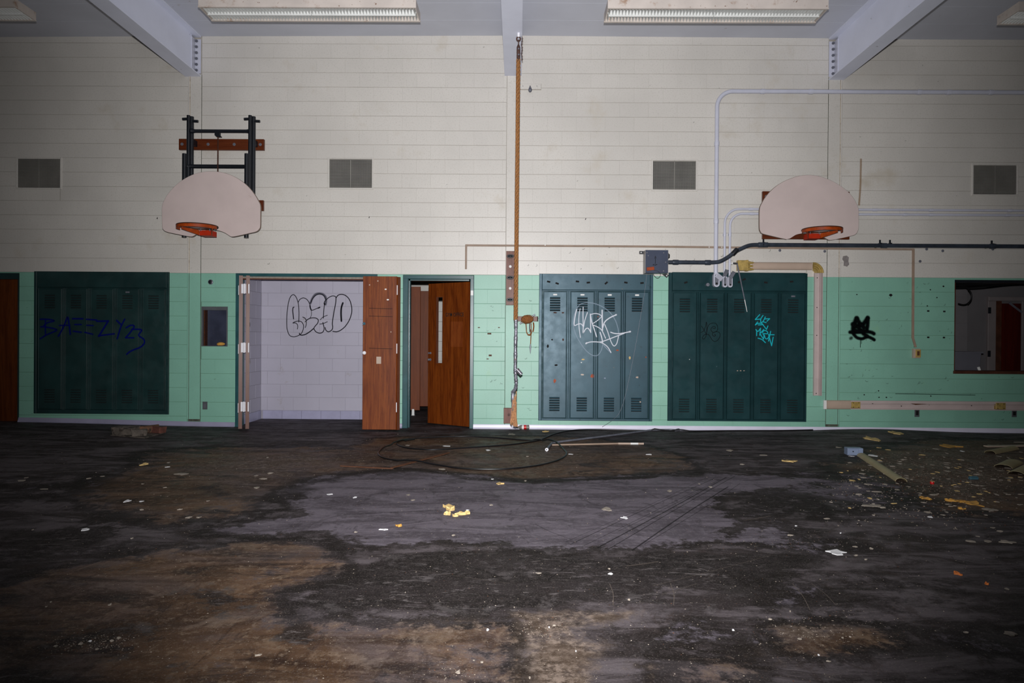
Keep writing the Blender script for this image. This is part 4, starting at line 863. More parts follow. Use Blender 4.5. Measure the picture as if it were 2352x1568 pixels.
for wi, (xa, xb, ya, yb, n_, mt_) in enumerate(((1940, 2185, 645, 900, 46, 3), (1935, 2350, 860, 970, 24, 3), (1094, 1230, 640, 970, 22, 1), (1210, 1900, 560, 625, 26, 2), (60, 540, 640, 960, 20, 1), (480, 1150, 90, 620, 9, 1), (1210, 1890, 95, 540, 10, 2), (1940, 2340, 100, 560, 8, 3))):
    ls = []
    for k in range(n_):
        x, y = random.uniform(xa, xb), random.uniform(ya, yb); q = P(x, y)
        if any(r[0] - .03 < q.x < r[1] + .03 and r[2] - .03 < q.z < r[3] + .03 for h in HOLES for r in h) or any(a - .04 < q.x < b + .04 for a, b in XP): continue
        a = random.uniform(-.9, .9); L_ = random.uniform(1.0, 3.6) / 162 * (.5 if y < 560 else 1)
        ls.append((random.uniform(.8, 2.0) / 162, cr([q, q + Vector((L_ * math.cos(a), 0, L_ * math.sin(a))), q + Vector((L_ * 1.7 * math.cos(a + .5), 0, L_ * 1.7 * math.sin(a + .5)))], 3), (0, -1, 0)))
    for l_ in ls:
        for v_ in l_[1]: v_.y -= .0012
    if ls: strokes('scuff_marks', sp_scuffw, WALL[mt_], ls)['kind'] = 'stuff'
graf('scuff_line', sp_soft, we, 0, 0, 1, D - .0018, [(1.6, [(2057, 904), (2150, 905.5), (2240, 907)])])
for px, py, w_, h_ in ((1124, 766, 9, 3.5), (1126, 816, 7, 4), (1100, 752, 5, 2), (1146, 752, 4, 2), (1120, 824, 5, 2)):
    p = P(px, py); MB().box(p.x - w_ / 325, p.x + w_ / 325, D - .0016, D, p.z - h_ / 325, p.z + h_ / 325).build('paint_chip_scar', m_lath, WALL[1])
for px, py in ((1344, 504), (848, 500), (362, 502)):
    p = P(px, py); o_ = MB().tube([(p.x, D - .001, p.z), (p.x, D - .02, p.z - .004), (p.x + .01, D - .022, p.z + .014)], .005, 6).build('wall_hook', m_bmetal, None); tag(o_, {1344: 'tiny black hook on the cream wall between rope and air vent', 848: 'tiny black hook on the cream wall under an air vent', 362: 'tiny black hook on the cream wall beside the framed hoop'}[px], 'hook')

# ------------------------------------------------------------------ air vents
vl = ['grey grille air vent high over the blue graffiti lockers', 'grey grille air vent high over the closet opening', 'grey grille air vent high over the white graffiti lockers', 'grey grille air vent high over the dark opening']
bars = MB(); hw, hh = 0.2985, 0.198
nr, ncol = 24, 40
for k in range(nr):
    z = -hh + 2 * hh * (k + 0.5) / nr; bars.box(-hw, hw, -0.004, 0.012, z - .0033, z + .0033)
for k in range(ncol):
    x = -hw + 2 * hw * (k + 0.5) / ncol; bars.box(x - .0016, x + .0016, 0.0, 0.014, -hh, hh)
bme = bars.mesh('grille_bars', m_grille)
for i, r in enumerate(vents):
    xc, zc = (r[0] + r[1]) / 2, (r[2] + r[3]) / 2
    vt = thing('air_vent', vl[i], 'vent', (xc, D, zc - 0.22), 'grille air vents on the upper wall')
    mb = MB(); a, b = 0.302, 0.203; A, B = 0.327, 0.226
    for q in ((-A, A, b, B), (-A, A, -B, -b), (-A, -a, -b, b), (a, A, -b, b)): mb.bbox(xc + q[0], xc + q[1], D - 0.012, D + 0.004, zc + q[2], zc + q[3], 0.004)
    mb.build('frame', m_cream, vt)
    g = bpy.data.objects.new('grille_bars', bme); COL.objects.link(g); put(g, Vector((xc, D - 0.004, zc)), vt); g['kind'] = 'stuff'
    MB().box(xc - .004, xc + .004, D - .012, D + .01, zc - hh, zc + hh).build('centre_bar', m_grille, vt)
    MB().box(xc - a, xc + a, D + 0.03, D + 0.25, zc - b, zc + b).build('duct', m_black, vt)

# ------------------------------------------------------------------ fluorescent fixtures
YFAR, YNEAR = 8.06, 7.71
ZF = P(728, 49.5, YFAR).z
def fixture(x0, x1, zf, label):
    lf = thing('light_fixture', label, 'light', ((x0 + x1) / 2, (YFAR + YNEAR) / 2, zf), 'long louvered fluorescent fixtures')
    mb = MB(); t_ = 0.012
    mb.box(x0, x1, YNEAR, YNEAR + t_, zf, zf + .10); mb.box(x0, x1, YFAR - t_, YFAR, zf, zf + .10); mb.box(x0 + .001, x0 + t_, YNEAR + t_ + .0005, YFAR - t_ - .0005, zf + .001, zf + .099); mb.box(x1 - t_, x1 - .001, YNEAR + t_ + .0005, YFAR - t_ - .0005, zf + .001, zf + .099)
    mb.box(x0 + .014, x1 - .014, YNEAR + .014, YFAR - .014, zf + .088, zf + .097); mb.box(x0 - .002, x1 + .002, YNEAR - .006, YNEAR + .02, zf - .004, zf + .008); mb.box(x0 - .002, x1 + .002, YFAR - .025, YFAR + .004, zf - .004, zf + .008)
    mb.build('housing', m_fix, lf)
    ym = (YNEAR + YFAR) / 2; xm = (x0 + x1) / 2
    for a, b in ((x0 + .03, xm - .003), (xm + .003, x1 - .03)):
        MB().add([(a, ym - .016, zf + .052), (b, ym - .016, zf + .052), (b, ym - .006, zf - .012), (a, ym - .006, zf - .012), (a, ym + .022, zf + .052), (b, ym + .022, zf + .052), (b, ym + .010, zf - .012), (a, ym + .010, zf - .012)],
                 [(3, 2, 1, 0), (4, 5, 6, 7), (0, 1, 5, 4), (2, 3, 7, 6), (1, 2, 6, 5), (3, 0, 4, 7)]).build('centre_louver', m_louv, lf)
    mb = MB(); n = 66
    for k in range(n):
        x = x0 + .04 + (x1 - x0 - .08) * k / (n - 1)
        for (ya, yb) in ((YNEAR + .02, ym - .012), (ym + .012, YFAR - .025)):
            mb.add([(x - .010, ya, zf + .040), (x + .010, ya, zf + .040), (x + .002, ya, zf + .002), (x - .002, ya, zf + .002), (x - .010, yb, zf + .040), (x + .010, yb, zf + .040), (x + .002, yb, zf - .004), (x - .002, yb, zf - .004)],
                   [(3, 2, 1, 0), (4, 5, 6, 7), (0, 3, 7, 4), (2, 1, 5, 6), (3, 2, 6, 7)])
    mb.build('cross_blades', m_louv, lf, kind='stuff')
    for ya in ((YNEAR + ym) / 2, (YFAR + ym) / 2): MB().tube([(x0 + .03, ya, zf + .068), (x1 - .03, ya, zf + .068)], .016, 8).build('tube', m_louv, lf, True)
    for q in (.18, .82):
        x = x0 + (x1 - x0) * q
        MB().tube([(x, ym, zf + .10), (x, ym, ZC - .04)], .008, 8).lathe([(.05, 0), (.05, -.02), (.01, -.03)], (x, ym, ZC - .035), (0, 0, 1), 12).build('hanger_stem', m_fix, lf)
fx = lambda px: P(px, 50, YFAR).x
fixture(fx(487), fx(965.5), P(728, 49.5, YFAR).z, 'long fluorescent fixture hung above the folded closet door, rusty side panel')
fixture(fx(1387), fx(1872), P(1630, 52.5, YFAR).z, 'long fluorescent fixture hung above the tall conduit bend, rust on its louver')
fixture(fx(83) - 2.46, fx(83), P(40, 48, YFAR).z, 'fluorescent fixture cut off by the frame above the blue graffiti lockers')
fixture(fx(2290), fx(2290) + 2.46, P(2320, 57, YFAR).z, 'fluorescent fixture cut off by the frame above the dark opening')

# ------------------------------------------------------------------ basketball hoops
def hoop_rim(bx, Yb, zr, parent, side):
    cy = Yb - 0.40; r = 0.246
    pts = [(bx + r * math.cos(a), cy + r * math.sin(a), zr) for a in [2 * math.pi * k / 40 for k in range(40)]]
    rm = MB().tube(pts, .010, 8, closed=True).build('rim', m_rimd, parent, True, label='rusty orange ring')
    mb = MB(); n = 40
    for k in range(n + 1):
        a = 2 * math.pi * k / n
        for rr in (r + .008, r + .003):
            for z in (zr - .044, zr + .002): mb.v.append(Vector((bx + rr * math.cos(a), cy + rr * math.sin(a), z)))
    for k in range(19, n + 1 - 1):
        i, j = 4 * k, 4 * k + 4
        mb.face((i, j, j + 1, i + 1)); mb.face((i + 2, i + 3, j + 3, j + 2)); mb.face((i, i + 2, j + 2, j)); mb.face((i + 1, j + 1, j + 3, i + 3))
    mb.build('rim_band', m_orange, rm, True, label='orange band')
    mb = MB()
    for k in range(12):
        a = 2 * math.pi * (k + .5) / 12; x, y = bx + (r - .012) * math.cos(a), cy + (r - .012) * math.sin(a)
        mb.tube([(x, y, zr), (x - .008 * math.cos(a), y - .008 * math.sin(a), zr - .018), (x + .004, y, zr - .03)], .005, 5)
    mb.build('net_hooks', m_zinc, rm, kind='stuff')
    br = MB()
    br.bbox(bx - .078, bx + .078, Yb - .175, Yb - .003, zr - .088, zr - .018, .004)
    br.build('bracket', m_red, parent, label='bright red orange mounting bracket')
    for s in (-1, 1):
        MB().add([(bx + s * .078, Yb - .175, zr - .018), (bx + s * .078, Yb - .175, zr - .086), (bx + s * .20, cy - .02, zr - .012), (bx + s * .20, cy - .02, zr - .040),
                  (bx + s * .086, Yb - .165, zr - .018), (bx + s * .086, Yb - .165, zr - .086), (bx + s * .208, cy - .01, zr - .012), (bx + s * .208, cy - .01, zr - .040)],
                 [(0, 1, 3, 2), (4, 6, 7, 5), (0, 2, 6, 4), (1, 5, 7, 3), (2, 3, 7, 6), (0, 4, 5, 1)]).build('gusset', m_orange, parent)
def board(outline, Yb, parent):
    q = [P(x, y, Yb) for x, y in outline]
    poly = [(v.x, v.z) for v in q]
    mb = MB(); n = len(poly); cx, cz = sum(p[0] for p in poly) / n, sum(p[1] for p in poly) / n
    ins = [(p[0] + (cx - p[0]) * .006, p[1] + (cz - p[1]) * .006) for p in poly]
    vs = [(x, Yb, z) for x, z in ins] + [(x, Yb + .004, z) for x, z in poly] + [(x, Yb + .032, z) for x, z in poly]
    mb.add(vs, [tuple(range(n))[::-1] if False else tuple(range(n))], 0)
    mb.add(vs, [(i, i + n, (i + 1) % n + n, (i + 1) % n) for i in range(n)] + [(i + n, i + 2 * n, (i + 1) % n + 2 * n, (i + 1) % n + n) for i in range(n)] + [tuple(range(3 * n - 1, 2 * n - 1, -1))], 1)
    return mb.build('backboard', [m_board, m_edge], parent)
def dense(pts): return [(v.x, v.y) for v in cr([Vector((x, y, 0)) for x, y in pts], 4, True)]
def ledger(a, b, y0, y1, parent, n=4):
    A, B = P(a, (y0 + y1) / 2), P(b, (y0 + y1) / 2); zc = (A.z + B.z) / 2; h = (y1 - y0) / 162.4 / 2
    o = MB().bbox(A.x, B.x, D - .045, D, zc - h, zc + h, .003).build('ledger_board', m_ledg, parent, label='brown wall board')
    for k in range(n):
        x = A.x + (B.x - A.x) * (.04 + .92 * k / (n - 1)); MB().lathe([(.022, 0), (.022, .004), (.012, .005), (.012, .012)], (x, D - .045, zc), (0, -1, 0), 8).build('bolt', m_zinc, o)
    return A.x, B.x, zc
Yb = D - 0.36
L5 = lambda x, y: (340 + x / 4.75, 240 + y / 4.75)
h1 = thing('basketball_hoop', 'fan backboard hoop on a tall black tube frame with orange ring', 'basketball hoop', (P(485, 470, Yb).x, D, P(485, 540, Yb).z))
board(dense([L5(*q) for q in ((151, 1110), (150, 1220), (152, 1320), (162, 1360), (200, 1388), (320, 1415), (440, 1438), (478, 1440), (505, 1428), (560, 1390), (620, 1372), (690, 1366), (770, 1375), (840, 1400), (895, 1435), (925, 1442), (1000, 1428), (1100, 1405), (1180, 1386), (1212, 1360), (1226, 1325), (1228, 1220), (1227, 1105), (1205, 1050), (1160, 975), (1085, 885), (990, 812), (890, 762), (790, 735), (690, 728), (590, 735), (490, 762), (390, 812), (295, 885), (215, 975), (172, 1050))]), Yb, h1)
bx = P(485, 530, Yb).x; hoop_rim(bx, Yb, P(455, 519, Yb - .40).z, h1, -1)
la = ledger(414, 608.5, 321, 346, h1); lb_ = ledger(414, 607, 460.5, 484.5, h1)
Yt, Yt2 = Yb + .075, Yb + .15
def vt(pa, ya, pb, yb_, Y, r, name='upright'):
    A, B = P(pa, ya, Y), P(pb, yb_, Y); x = (A.x + B.x) / 2
    return MB().tube([(x, Y, B.z), (x, Y, A.z)], r, 10).build(name, m_bmetal, h1, True)
for s, (pf, pr, pr2) in enumerate(((424, 433, 441), (567, 574.5, 583))):
    vt(pf, 353, pf - 1.2, 545 if s == 0 else 546, Yt, .031)
    vt(pr, 265, pr - 1.2, 520, Yt2 - .02, .024); vt(pr2, 268, pr2 - 2, 520, Yt2 + .03, .028)
    for dx, y, sg in ((pr - 1, 273, -1), (pr2 + 2, 278, 1)):
        q = P(dx, y, Yt2); MB().tube([(q.x, Yt2 - .005, q.z), (q.x + sg * .075, Yt2 - .005, q.z - .004)], .018, 8).build('stop_pin', m_bmetal, h1, True)
for (pa, pb, y, Y, r) in ((440, 575, 301, Yt2 + .0, .024), (432, 570, 382, Yt2 - .01, .027)):
    A, B = P(pa, y, Y), P(pb, y, Y); z = (A.z + B.z) / 2
    MB().tube([(A.x, Y, z), (A.x + .05, Y, z), (B.x - .05, Y, z), (B.x, Y, z)], [r * 1.5, r, r, r * 1.5], 10).build('cross_tube', m_bmetal, h1, True)
for zc in (la[2], lb_[2]):
    for px in (437, 578):
        x = P(px, 400, Yt2).x; MB().box(x - .02, x + .02, Yt2 + .02, D - .045, zc - .04, zc + .04).build('arm', m_bmetal, h1)
q = P(503, 307, Yt2); MB().prism([(q.x - .04, q.z + .03), (q.x + .03, q.z + .03), (q.x + .03, q.z - .03), (q.x + .05, q.z - .055), (q.x - .015, q.z - .055), (q.x - .04, q.z - .03)], Yt2 - .05, Yt2 - .01).build('pulley_box', m_bmetal, h1)
q2 = P(502.3, 398, Yt2); MB().tube([(q.x, Yt2 - .03, q.z - .05), (q.x, Yt2 - .03, q2.z - .1)], .009, 6).build('crank_rod', m_rimd, h1)
for k in range(2):
    x = bx + (-.36 if k == 0 else .36); MB().box(x - .05, x + .05, Yb + .032, Yt + .01, P(485, 450, Yb).z - .25, P(485, 450, Yb).z + .2).build('mount_strap', m_bmetal, h1)

Yb = D - 0.14
h2 = thing('basketball_hoop', 'fan backboard hoop mounted close to the wall over grey conduits', 'basketball hoop', (P(1858, 470, Yb).x, D, P(1858, 545, Yb).z))
L7 = lambda x, y: (1740 + x / 9.408, 400 + y / 9.408)
board(dense([L7(*q) for q in ((42, 760), (38, 960), (40, 1170), (60, 1235), (110, 1285), (350, 1345), (600, 1402), (650, 1400), (700, 1388), (760, 1350), (840, 1305), (960, 1280), (1100, 1272), (1230, 1280), (1340, 1312), (1420, 1350), (1500, 1400), (1580, 1424), (1800, 1385), (2060, 1325), (2130, 1290), (2175, 1220), (2188, 1140), (2190, 960), (2186, 760), (2150, 650), (2060, 490), (1900, 325), (1700, 190), (1500, 95), (1300, 35), (1110, 14), (900, 35), (700, 95), (500, 190), (330, 315), (180, 480), (80, 645))]), Yb, h2)
bx = P(1858.5, 530, Yb).x; hoop_rim(bx, Yb, P(1886, 526.5, Yb - .40).z, h2, 1)
la = ledger(1749.5, 1948, 441, 465, h2); lb_ = ledger(1749.5, 1948, 524, 550, h2)
for zc in (la[2], lb_[2]):
    for s in (-.35, .35): MB().box(bx + s - .03, bx + s + .03, Yb + .032, D - .045, zc - .05, zc + .05).build('arm', m_bmetal, h2)

# ------------------------------------------------------------------ climbing rope
YRp = 8.30
A, B = P(1190.7, 136, YRp), P(1184.5, 735, YRp)
rp = thing('climbing_rope', 'thick twisted climbing rope hanging from the middle roof beam, frayed low end', 'rope', (A.x, YRp, 0.16))
n = 260; L = A.z - B.z; pitch = 0.155
for s in range(3):
    pts = []
    for k in range(n + 1):
        z = A.z - L * k / n; f = k / n; th = -2 * math.pi * (A.z - z) / pitch + 2 * math.pi * s / 3
        pts.append((A.x + (B.x - A.x) * f + .0145 * math.cos(th), YRp + .0145 * math.sin(th), z))
    MB().tube(pts, .0135, 7).build('strand', m_rope, rp, True)
tp = [P(x, y, YRp) for x, y in ((1184.8, 733), (1185, 760), (1184.2, 790), (1184, 815), (1183.6, 845), (1184.6, 862), (1185.5, 878), (1184.4, 890), (1180.5, 897), (1177.5, 902))]
tpc = cr(tp, 8); MB().tube(tpc, [.021 + .003 * math.sin(k * 1.7) + .002 * math.sin(k * .6) for k in range(len(tpc))], 10).build('tape_wrap', m_tape, rp, True, label='silver duct tape wrapping')
st0, st1 = P(1187, 848, YRp - .02), P(1198, 860, YRp - .03); MB().tube([st0, st1], [.026, .022], 10).build('taped_stub', m_tape, rp, True)
fl_ = P(1178, 897, YRp); fb = [P(x, y, YRp) for x, y in ((1178.5, 897), (1178, 915), (1180, 935), (1181.5, 948))]
MB().tube(cr(fb, 4), [.024 + .004 * math.sin(k * 2.1) for k in range(13)], 8, sq=(1, .6)).build('tape_wrap', m_tape, rp, True)
mb = MB()
for k in range(26):
    a = P(1179 + random.uniform(0, 7), random.uniform(896, 925), YRp + random.uniform(-.02, .02)); b = P(1172 + random.uniform(0, 17), random.uniform(968, 980), YRp + random.uniform(-.04, .04)); m = (a + b) / 2 + Vector((random.uniform(-.006, .012), 0, 0))
    mb.tube(cr([a, m, b], 4), .0055, 5)
mb.build('frayed_strands', m_fray, rp, True, kind='stuff')
ztop = P(1191, 72, YRp).z; zbm = P(1178, 174.5).z
x = A.x
MB().tube([(x, YRp, zbm), (x, YRp, zbm - .05)], .016, 10).build('eye_bolt', m_steel, rp, True)
MB().tube([(x + .022 * math.cos(a), YRp, zbm - .07 + .026 * math.sin(a)) for a in [2 * math.pi * k / 16 for k in range(16)]], .009, 8, closed=True).build('shackle', m_rust, rp, True)
MB().tube([(x, YRp + .020 * math.cos(a), zbm - .115 + .028 * math.sin(a)) for a in [2 * math.pi * k / 16 for k in range(16)]], .008, 8, closed=True).build('shackle', m_rust, rp, True)
MB().lathe([(.010, 0), (.022, -.03), (.023, -.10), (.020, -.115), (.023, -.13), (.021, A.z - zbm + .11)], (x, YRp, zbm - .14), (0, 0, 1), 10).build('clamp_sleeve', m_rust, rp, True)
for dz in (.05, .12): MB().lathe([(.010, 0), (.010, .008)], (x + .002, YRp - .022, zbm - .15 - dz), (0, -1, 0), 6).build('clamp_bolt', m_zinc, rp)
mb = MB()
for k in range(17):
    z = zbm - .05 - .018 * k; xx = x + .042 + .004 * math.sin(k) - (.02 if k > 15 else 0)
    mb.tube([(xx + .007 * math.cos(a) * (k % 2), YRp + .007 * math.cos(a) * (1 - k % 2), z + .011 * math.sin(a)) for a in [2 * math.pi * j / 8 for j in range(8)]], .0035, 5, closed=True)
mb.build('safety_chain', m_rust, rp, kind='stuff')

# boards and cleats on the middle column
xk = P(1172, 638).x
pb = thing('peg_board', 'upright brown board with black rope eyes behind the rope', 'board', (xk, D, P(1172, 701).z))
A, B = P(1163, 577), P(1182, 701)
MB().bbox(P(1162.5, 640).x, P(1183, 640).x, D - .038, D - .006, B.z, A.z, .004).build('board', m_peg, pb)
for y in (589, 638, 688.5):
    z = P(1172, y).z; MB().tube([(xk + .042 * math.cos(a), D - .046, z + .018 * math.sin(a)) for a in [2 * math.pi * k / 18 for k in range(18)]], .010, 8, closed=True).ball((xk, D - .04, z), .036, .012, .012, 10).build('rope_eye', m_bmetal, pb, True)
for y in (612.5, 662.5):
    z = P(1172, y).z; MB().lathe([(.019, 0), (.019, .004), (.009, .006), (.009, .010)], (xk, D - .038, z), (0, -1, 0), 12, 0).build('washer', m_white, pb)
q = P(1166, 953)
lbb = thing('floor_block', 'short brown wood block at the foot of the column behind the rope', 'block', (q.x, D, P(1166, 972).z))
MB().bbox(P(1157, 953).x, P(1176, 953).x, D - .05, D - .006, P(1166, 971.5).z, P(1166, 936).z, .004).build('board', m_peg, lbb)
MB().lathe([(.020, 0), (.020, .006), (.01, .007)], (P(1169, 951).x, D - .05, P(1169, 951).z), (0, -1, 0), 10).build('bolt', m_rust, lbb)
q = P(1214, 732)
ct = thing('cord_cleat', 'wooden cleat with a brown cord bundle beside the white graffiti lockers', 'cleat', (q.x, D, q.z - .05))
MB().bbox(P(1189, 732).x, P(1235.5, 732).x, D - .045, D, P(1214, 738).z, P(1214, 726.5).z, .003).build('board', m_peg, ct)
MB().box(P(1234, 732).x, P(1236, 732).x, D - .046, D - .001, P(1214, 738).z, P(1214, 726.5).z).build('board_end', m_black, ct)
a, b = P(1194, 743.5, D - .1), P(1229.5, 722, D - .1)
mb = MB(); cc = P(1211, 733, D - .1)
mb.ball(cc, .088, .05, .062, 14)
for k in range(9):
    f = (k - 4) / 4.6; rr = math.sqrt(max(.05, 1 - f * f))
    mb.tube([(cc.x + f * .085 + .01 * math.sin(t), cc.y + .049 * rr * math.cos(t), cc.z + .060 * rr * math.sin(t) + f * .01) for t in [2 * math.pi * j / 16 for j in range(16)]], .006, 6, closed=True)
mb.build('cord_bundle', m_cord, ct, True)
MB().tube([a, b], .011, 8).build('spindle', m_zinc, ct, True); MB().box(cc.x - .012, cc.x + .012, cc.y + .03, D - .04, cc.z - .012, cc.z + .012).build('bracket', m_zinc, ct)
for pts, r in (([(1208, 742), (1209, 755), (1209.5, 762), (1212, 768)], .008), ([(1212, 768), (1217, 769), (1220, 764), (1219, 756)], .011), ([(1220, 742), (1220, 760), (1218.5, 790)], .007), ([(1225, 740), (1226, 750), (1224, 762)], .011), ([(1217, 742), (1216.5, 752), (1217, 762)], .009)):
    MB().tube(cr([P(x, y, D - .06) for x, y in pts], 4), r, 6).build('cord_tail', m_cord if r != .009 else m_zinc, ct, True)
MB().tube([P(1218.5, 790, D - .06), P(1218, 797, D - .06), P(1218.3, 812, D - .06)], [.007, .014, .003], 8).build('plumb_tip', m_zinc, ct, True)
q = P(1218, 199.5)
hk = thing('hook_plate', 'cream wall plate with a grey teardrop hook high beside the rope', 'hook', (q.x, D, q.z - .04))
MB().bbox(P(1194, 199).x, P(1242.5, 199).x, D - .022, D - .002, P(1218, 206).z, P(1218, 193).z, .003).build('plate', m_cream, hk)
MB().box(P(1193, 199).x, P(1243.3, 199).x, D - .003, D, P(1218, 206).z - .006, P(1218, 193).z + .006).build('plate_shade_line', m_cream_j, hk)  # darker backing drawn round the plate in place of a shadow outline
for px in (1201, 1233): MB().lathe([(.006, 0), (.006, .002)], (P(px, 199).x, D - .022, P(px, 199).z), (0, -1, 0), 6).build('screw', m_zinc, hk)
z = P(1217.5, 209.5).z; xx = P(1217.5, 209.5).x
MB().tube([(xx, D - .022, z + .06), (xx, D - .045, z + .055), (xx, D - .05, z + .04)], .009, 8).build('hook', m_zinc, hk, True)
MB().lathe([(.004, .05), (.016, .032), (.026, .008), (.027, -.008), (.018, -.026), (.004, -.034)], (xx, D - .05, z), (0, 0, 1), 12).build('drop_weight', m_zinc, hk, True)
# ------------------------------------------------------------------ conduits and raceways
def bend(x0, z0, x1, z1, r, n=8):                     # quarter bend from vertical at (x0, ..) to horizontal at (.., z1), going right
    return [(x0 + r - r * math.cos(math.pi / 2 * k / n), z1 - r + r * math.sin(math.pi / 2 * k / n)) for k in range(n + 1)]
def conduit(label, px, pyb, pyh, pxh, r, rb, Y, cps, lb, body, coverq, group='painted conduits ending over the lockers'):
    x = P(px, 560, Y).x; zh = P(pxh, pyh, Y).z; zb = P(px, pyb, Y).z
    cp = thing('conduit_pipe', label, 'conduit', (x, Y, zb), group)
    pts = [(x, Y, zb)] + [(a, Y, b) for a, b in bend(x, 0, 0, zh, rb, 10)] + [(9.4, Y, zh)]
    MB().tube(pts, r, 12).build('pipe', m_pipe, cp, True)
    for q in cps:
        if isinstance(q, tuple): a = Vector((x, Y, P(px, q[1], Y).z)); d = Vector((0, 0, 1))
        else: a = Vector((P(q, pyh, Y).x, Y, zh)); d = Vector((1, 0, 0))
        MB().lathe([(r * 1.18, -.028), (r * 1.22, -.02), (r * 1.22, .02), (r * 1.18, .028)], a, d, 12).build('coupling', m_pipe, cp, True)
        MB().box(a.x - .012, a.x + .012, Y + r * .6, D + .002, a.z - .012, a.z + .012).build('strap', m_pipe, cp)
    bw, bh = body; zc = P(px, lb, Y).z; yb0, yb1 = Y - r - .02, Y + r * .9
    sta = lambda w_, h_: [(x + a, zc + b) for a, b in arc(0, h_ / 2 - w_ / 2, w_ / 2, 0, 180, 8) + arc(0, -h_ / 2 + w_ / 2, w_ / 2, 180, 360, 8)]
    fb = MB().prism(sta(bw, bh), yb0, yb1).build('conduit_body', m_pipe, cp)
    MB().prism(sta(bw * .66, bh * .8), yb0 - .0015, yb0).build('gasket_face', m_zinc, fb)
    MB().lathe([(bw * .18, 0), (bw * .18, .003)], (x, yb0 - .0015, zc - bh * .26), (0, -1, 0), 10).build('opening', m_black, fb)
    M = Matrix.Translation(P(*coverq[:2], Y - r - .06)) @ Matrix.Rotation(coverq[2], 4, 'Y') @ Matrix.Rotation(.5, 4, 'X')
    MB().bbox(-bw * .42, bw * .42, -.006, .006, -bh * .32, bh * .32, .003, 0, M).build('hanging_cover', m_zinc if coverq[3] else m_pipe, cp)
    return cp
conduit('largest white painted conduit turning high along the wall', 1644.5, 636, 210.5, 1900, .029, .22, D - .075, [1752, 1863, 2112, 2180, 2276, ('v', 330), ('v', 508)], 643, (.082, .20), (1652, 636, -1.05, False))
conduit('thin white painted conduit, middle one of three dropping over the lockers', 1664.5, 642, 480.0, 1722, .0165, .20, D - .06, [1725, 2010, 2140, 2320, ('v', 538)], 647, (.062, .16), (1667, 627, .25, True))
conduit('thin white painted conduit bending lowest, nearest the tan raceway', 1676.5, 640, 490.8, 1722, .0165, .17, D - .06, [1728, 2080, 2140, 2315, ('v', 538)], 647, (.062, .16), (1682, 631, .45, True))
# galvanised stub pipe left of the fittings
q = P(1624, 654, D - .03)
tag(MB().lathe([(.024, 0), (.024, .055), (.015, .055), (.015, .03)], (q.x, D - .02, q.z), (0, -1, 0), 12).build('stub_pipe', m_zinc, None, True), 'short open stub pipe poking from the locker header beside the conduits', 'pipe')

Y = D - .14
A = P(1535, 602, Y); zl = A.z; zh = P(1900, 563, Y).z; xs = [P(px, 590, Y).x for px in (1530, 1630, 1652, 1672, 1686, 1702, 1722, 1745)]
dk = thing('dark_conduit', 'long dark galvanised conduit with an S bend leaving the grey box', 'conduit', (P(1900, 565).x, Y, zl))
pts = [(xs[0], Y, zl), (xs[1], Y, zl)] + [tuple(v) for v in cr([(xs[1], Y, zl), (xs[2], Y, zl + .012), (xs[3], Y, zl + .075), (xs[4], Y, zl + (zh - zl) * .56), (xs[5], Y, zh - .055), (xs[6], Y, zh - .008), (xs[7], Y, zh)], 5)][1:] + [(9.4, Y, zh)]
MB().tube(pts, .0285, 12).build('pipe', m_dpipe, dk, True)
for px, z in ((1552, zl), (1626, zl), (1748, zh), (1757, zh), (2030, zh), (2280, zh)):
    MB().lathe([(.034, -.04), (.036, -.03), (.036, .03), (.034, .04)], (P(px, 580, Y).x, Y, z), (1, 0, 0), 12).build('coupling', m_dpipe, dk, True)
q = P(1694, 574, Y); dd = Vector((1, 0, 1.05)).normalized()
MB().lathe([(.034, -.05), (.036, -.04), (.036, .04), (.034, .05)], (P(1688, 578, Y).x, Y, zl + (zh - zl) * .60), dd, 12).build('coupling', m_bmetal, dk, True)
for px in (1754, 2022, 2045, 2279):
    x = P(px, 560, Y).x; MB().box(x - .011, x + .011, Y + .005, Y + .016, zh + .02, zh + .08).box(x - .016, x + .016, Y - .02, Y + .03, zh + .026, zh + .036).box(x - .01, x + .01, Y + .02, D, zh - .016, zh + .016).build('strut_clamp', m_bmetal, dk)

# grey enclosure
Yf = D - .175
x0, x1 = P(1483, 600, Yf).x, P(1534.5, 600, Yf).x; zt, zb = P(1508, 574, Yf).z, P(1508, 627, Yf).z
gb = thing('junction_enclosure', 'grey blue electrical enclosure with an orange tag above the four lockers', 'electrical box', ((x0 + x1) / 2, D, zb))
MB().box(x0 - .004, x1 + .004, Yf + .008, D - .004, zb, zt).build('case', m_gboxs, gb)
cv = MB().bbox(x0, x1, Yf, Yf + .012, zb, zt, .004).build('cover', m_gbox, gb)
IM = Matrix.Identity(4)
for px, py in ((1489, 587), (1524.5, 580.5), (1529, 602), (1524, 622), (1486, 580)):
    q = P(px, py, Yf); MB().lathe([(.011, 0), (.011, .004), (.006, .007)], (q.x, Yf, q.z), (0, -1, 0), 8).build('screw', m_zinc, cv)
q = P(1505.5, 590.5, Yf); text_obj('marking', 'A', IM, q.x - .014, q.x + .014, q.z - .019, q.z + .019, m_black, cv, 'black marker letter', y=Yf - .0008)
graf('marker_scribble', sp_thin, cv, 1460, 555, 7.84, Yf, [(10, [(355, 300), (358, 350), (352, 395)]), (9, [(305, 420), (330, 405), (322, 430)]), (9, [(345, 410), (350, 430), (365, 405)]), (9, [(372, 425), (375, 405), (390, 412)])])
q = P(1494, 617, Yf); M = Matrix.Translation((q.x, Yf - .006, q.z)) @ Matrix.Rotation(-.12, 4, 'Y')
MB().bbox(-.052, .052, -.005, .005, -.023, .023, .003, 0, M).build('tag', m_orange, gb, label='orange tag')
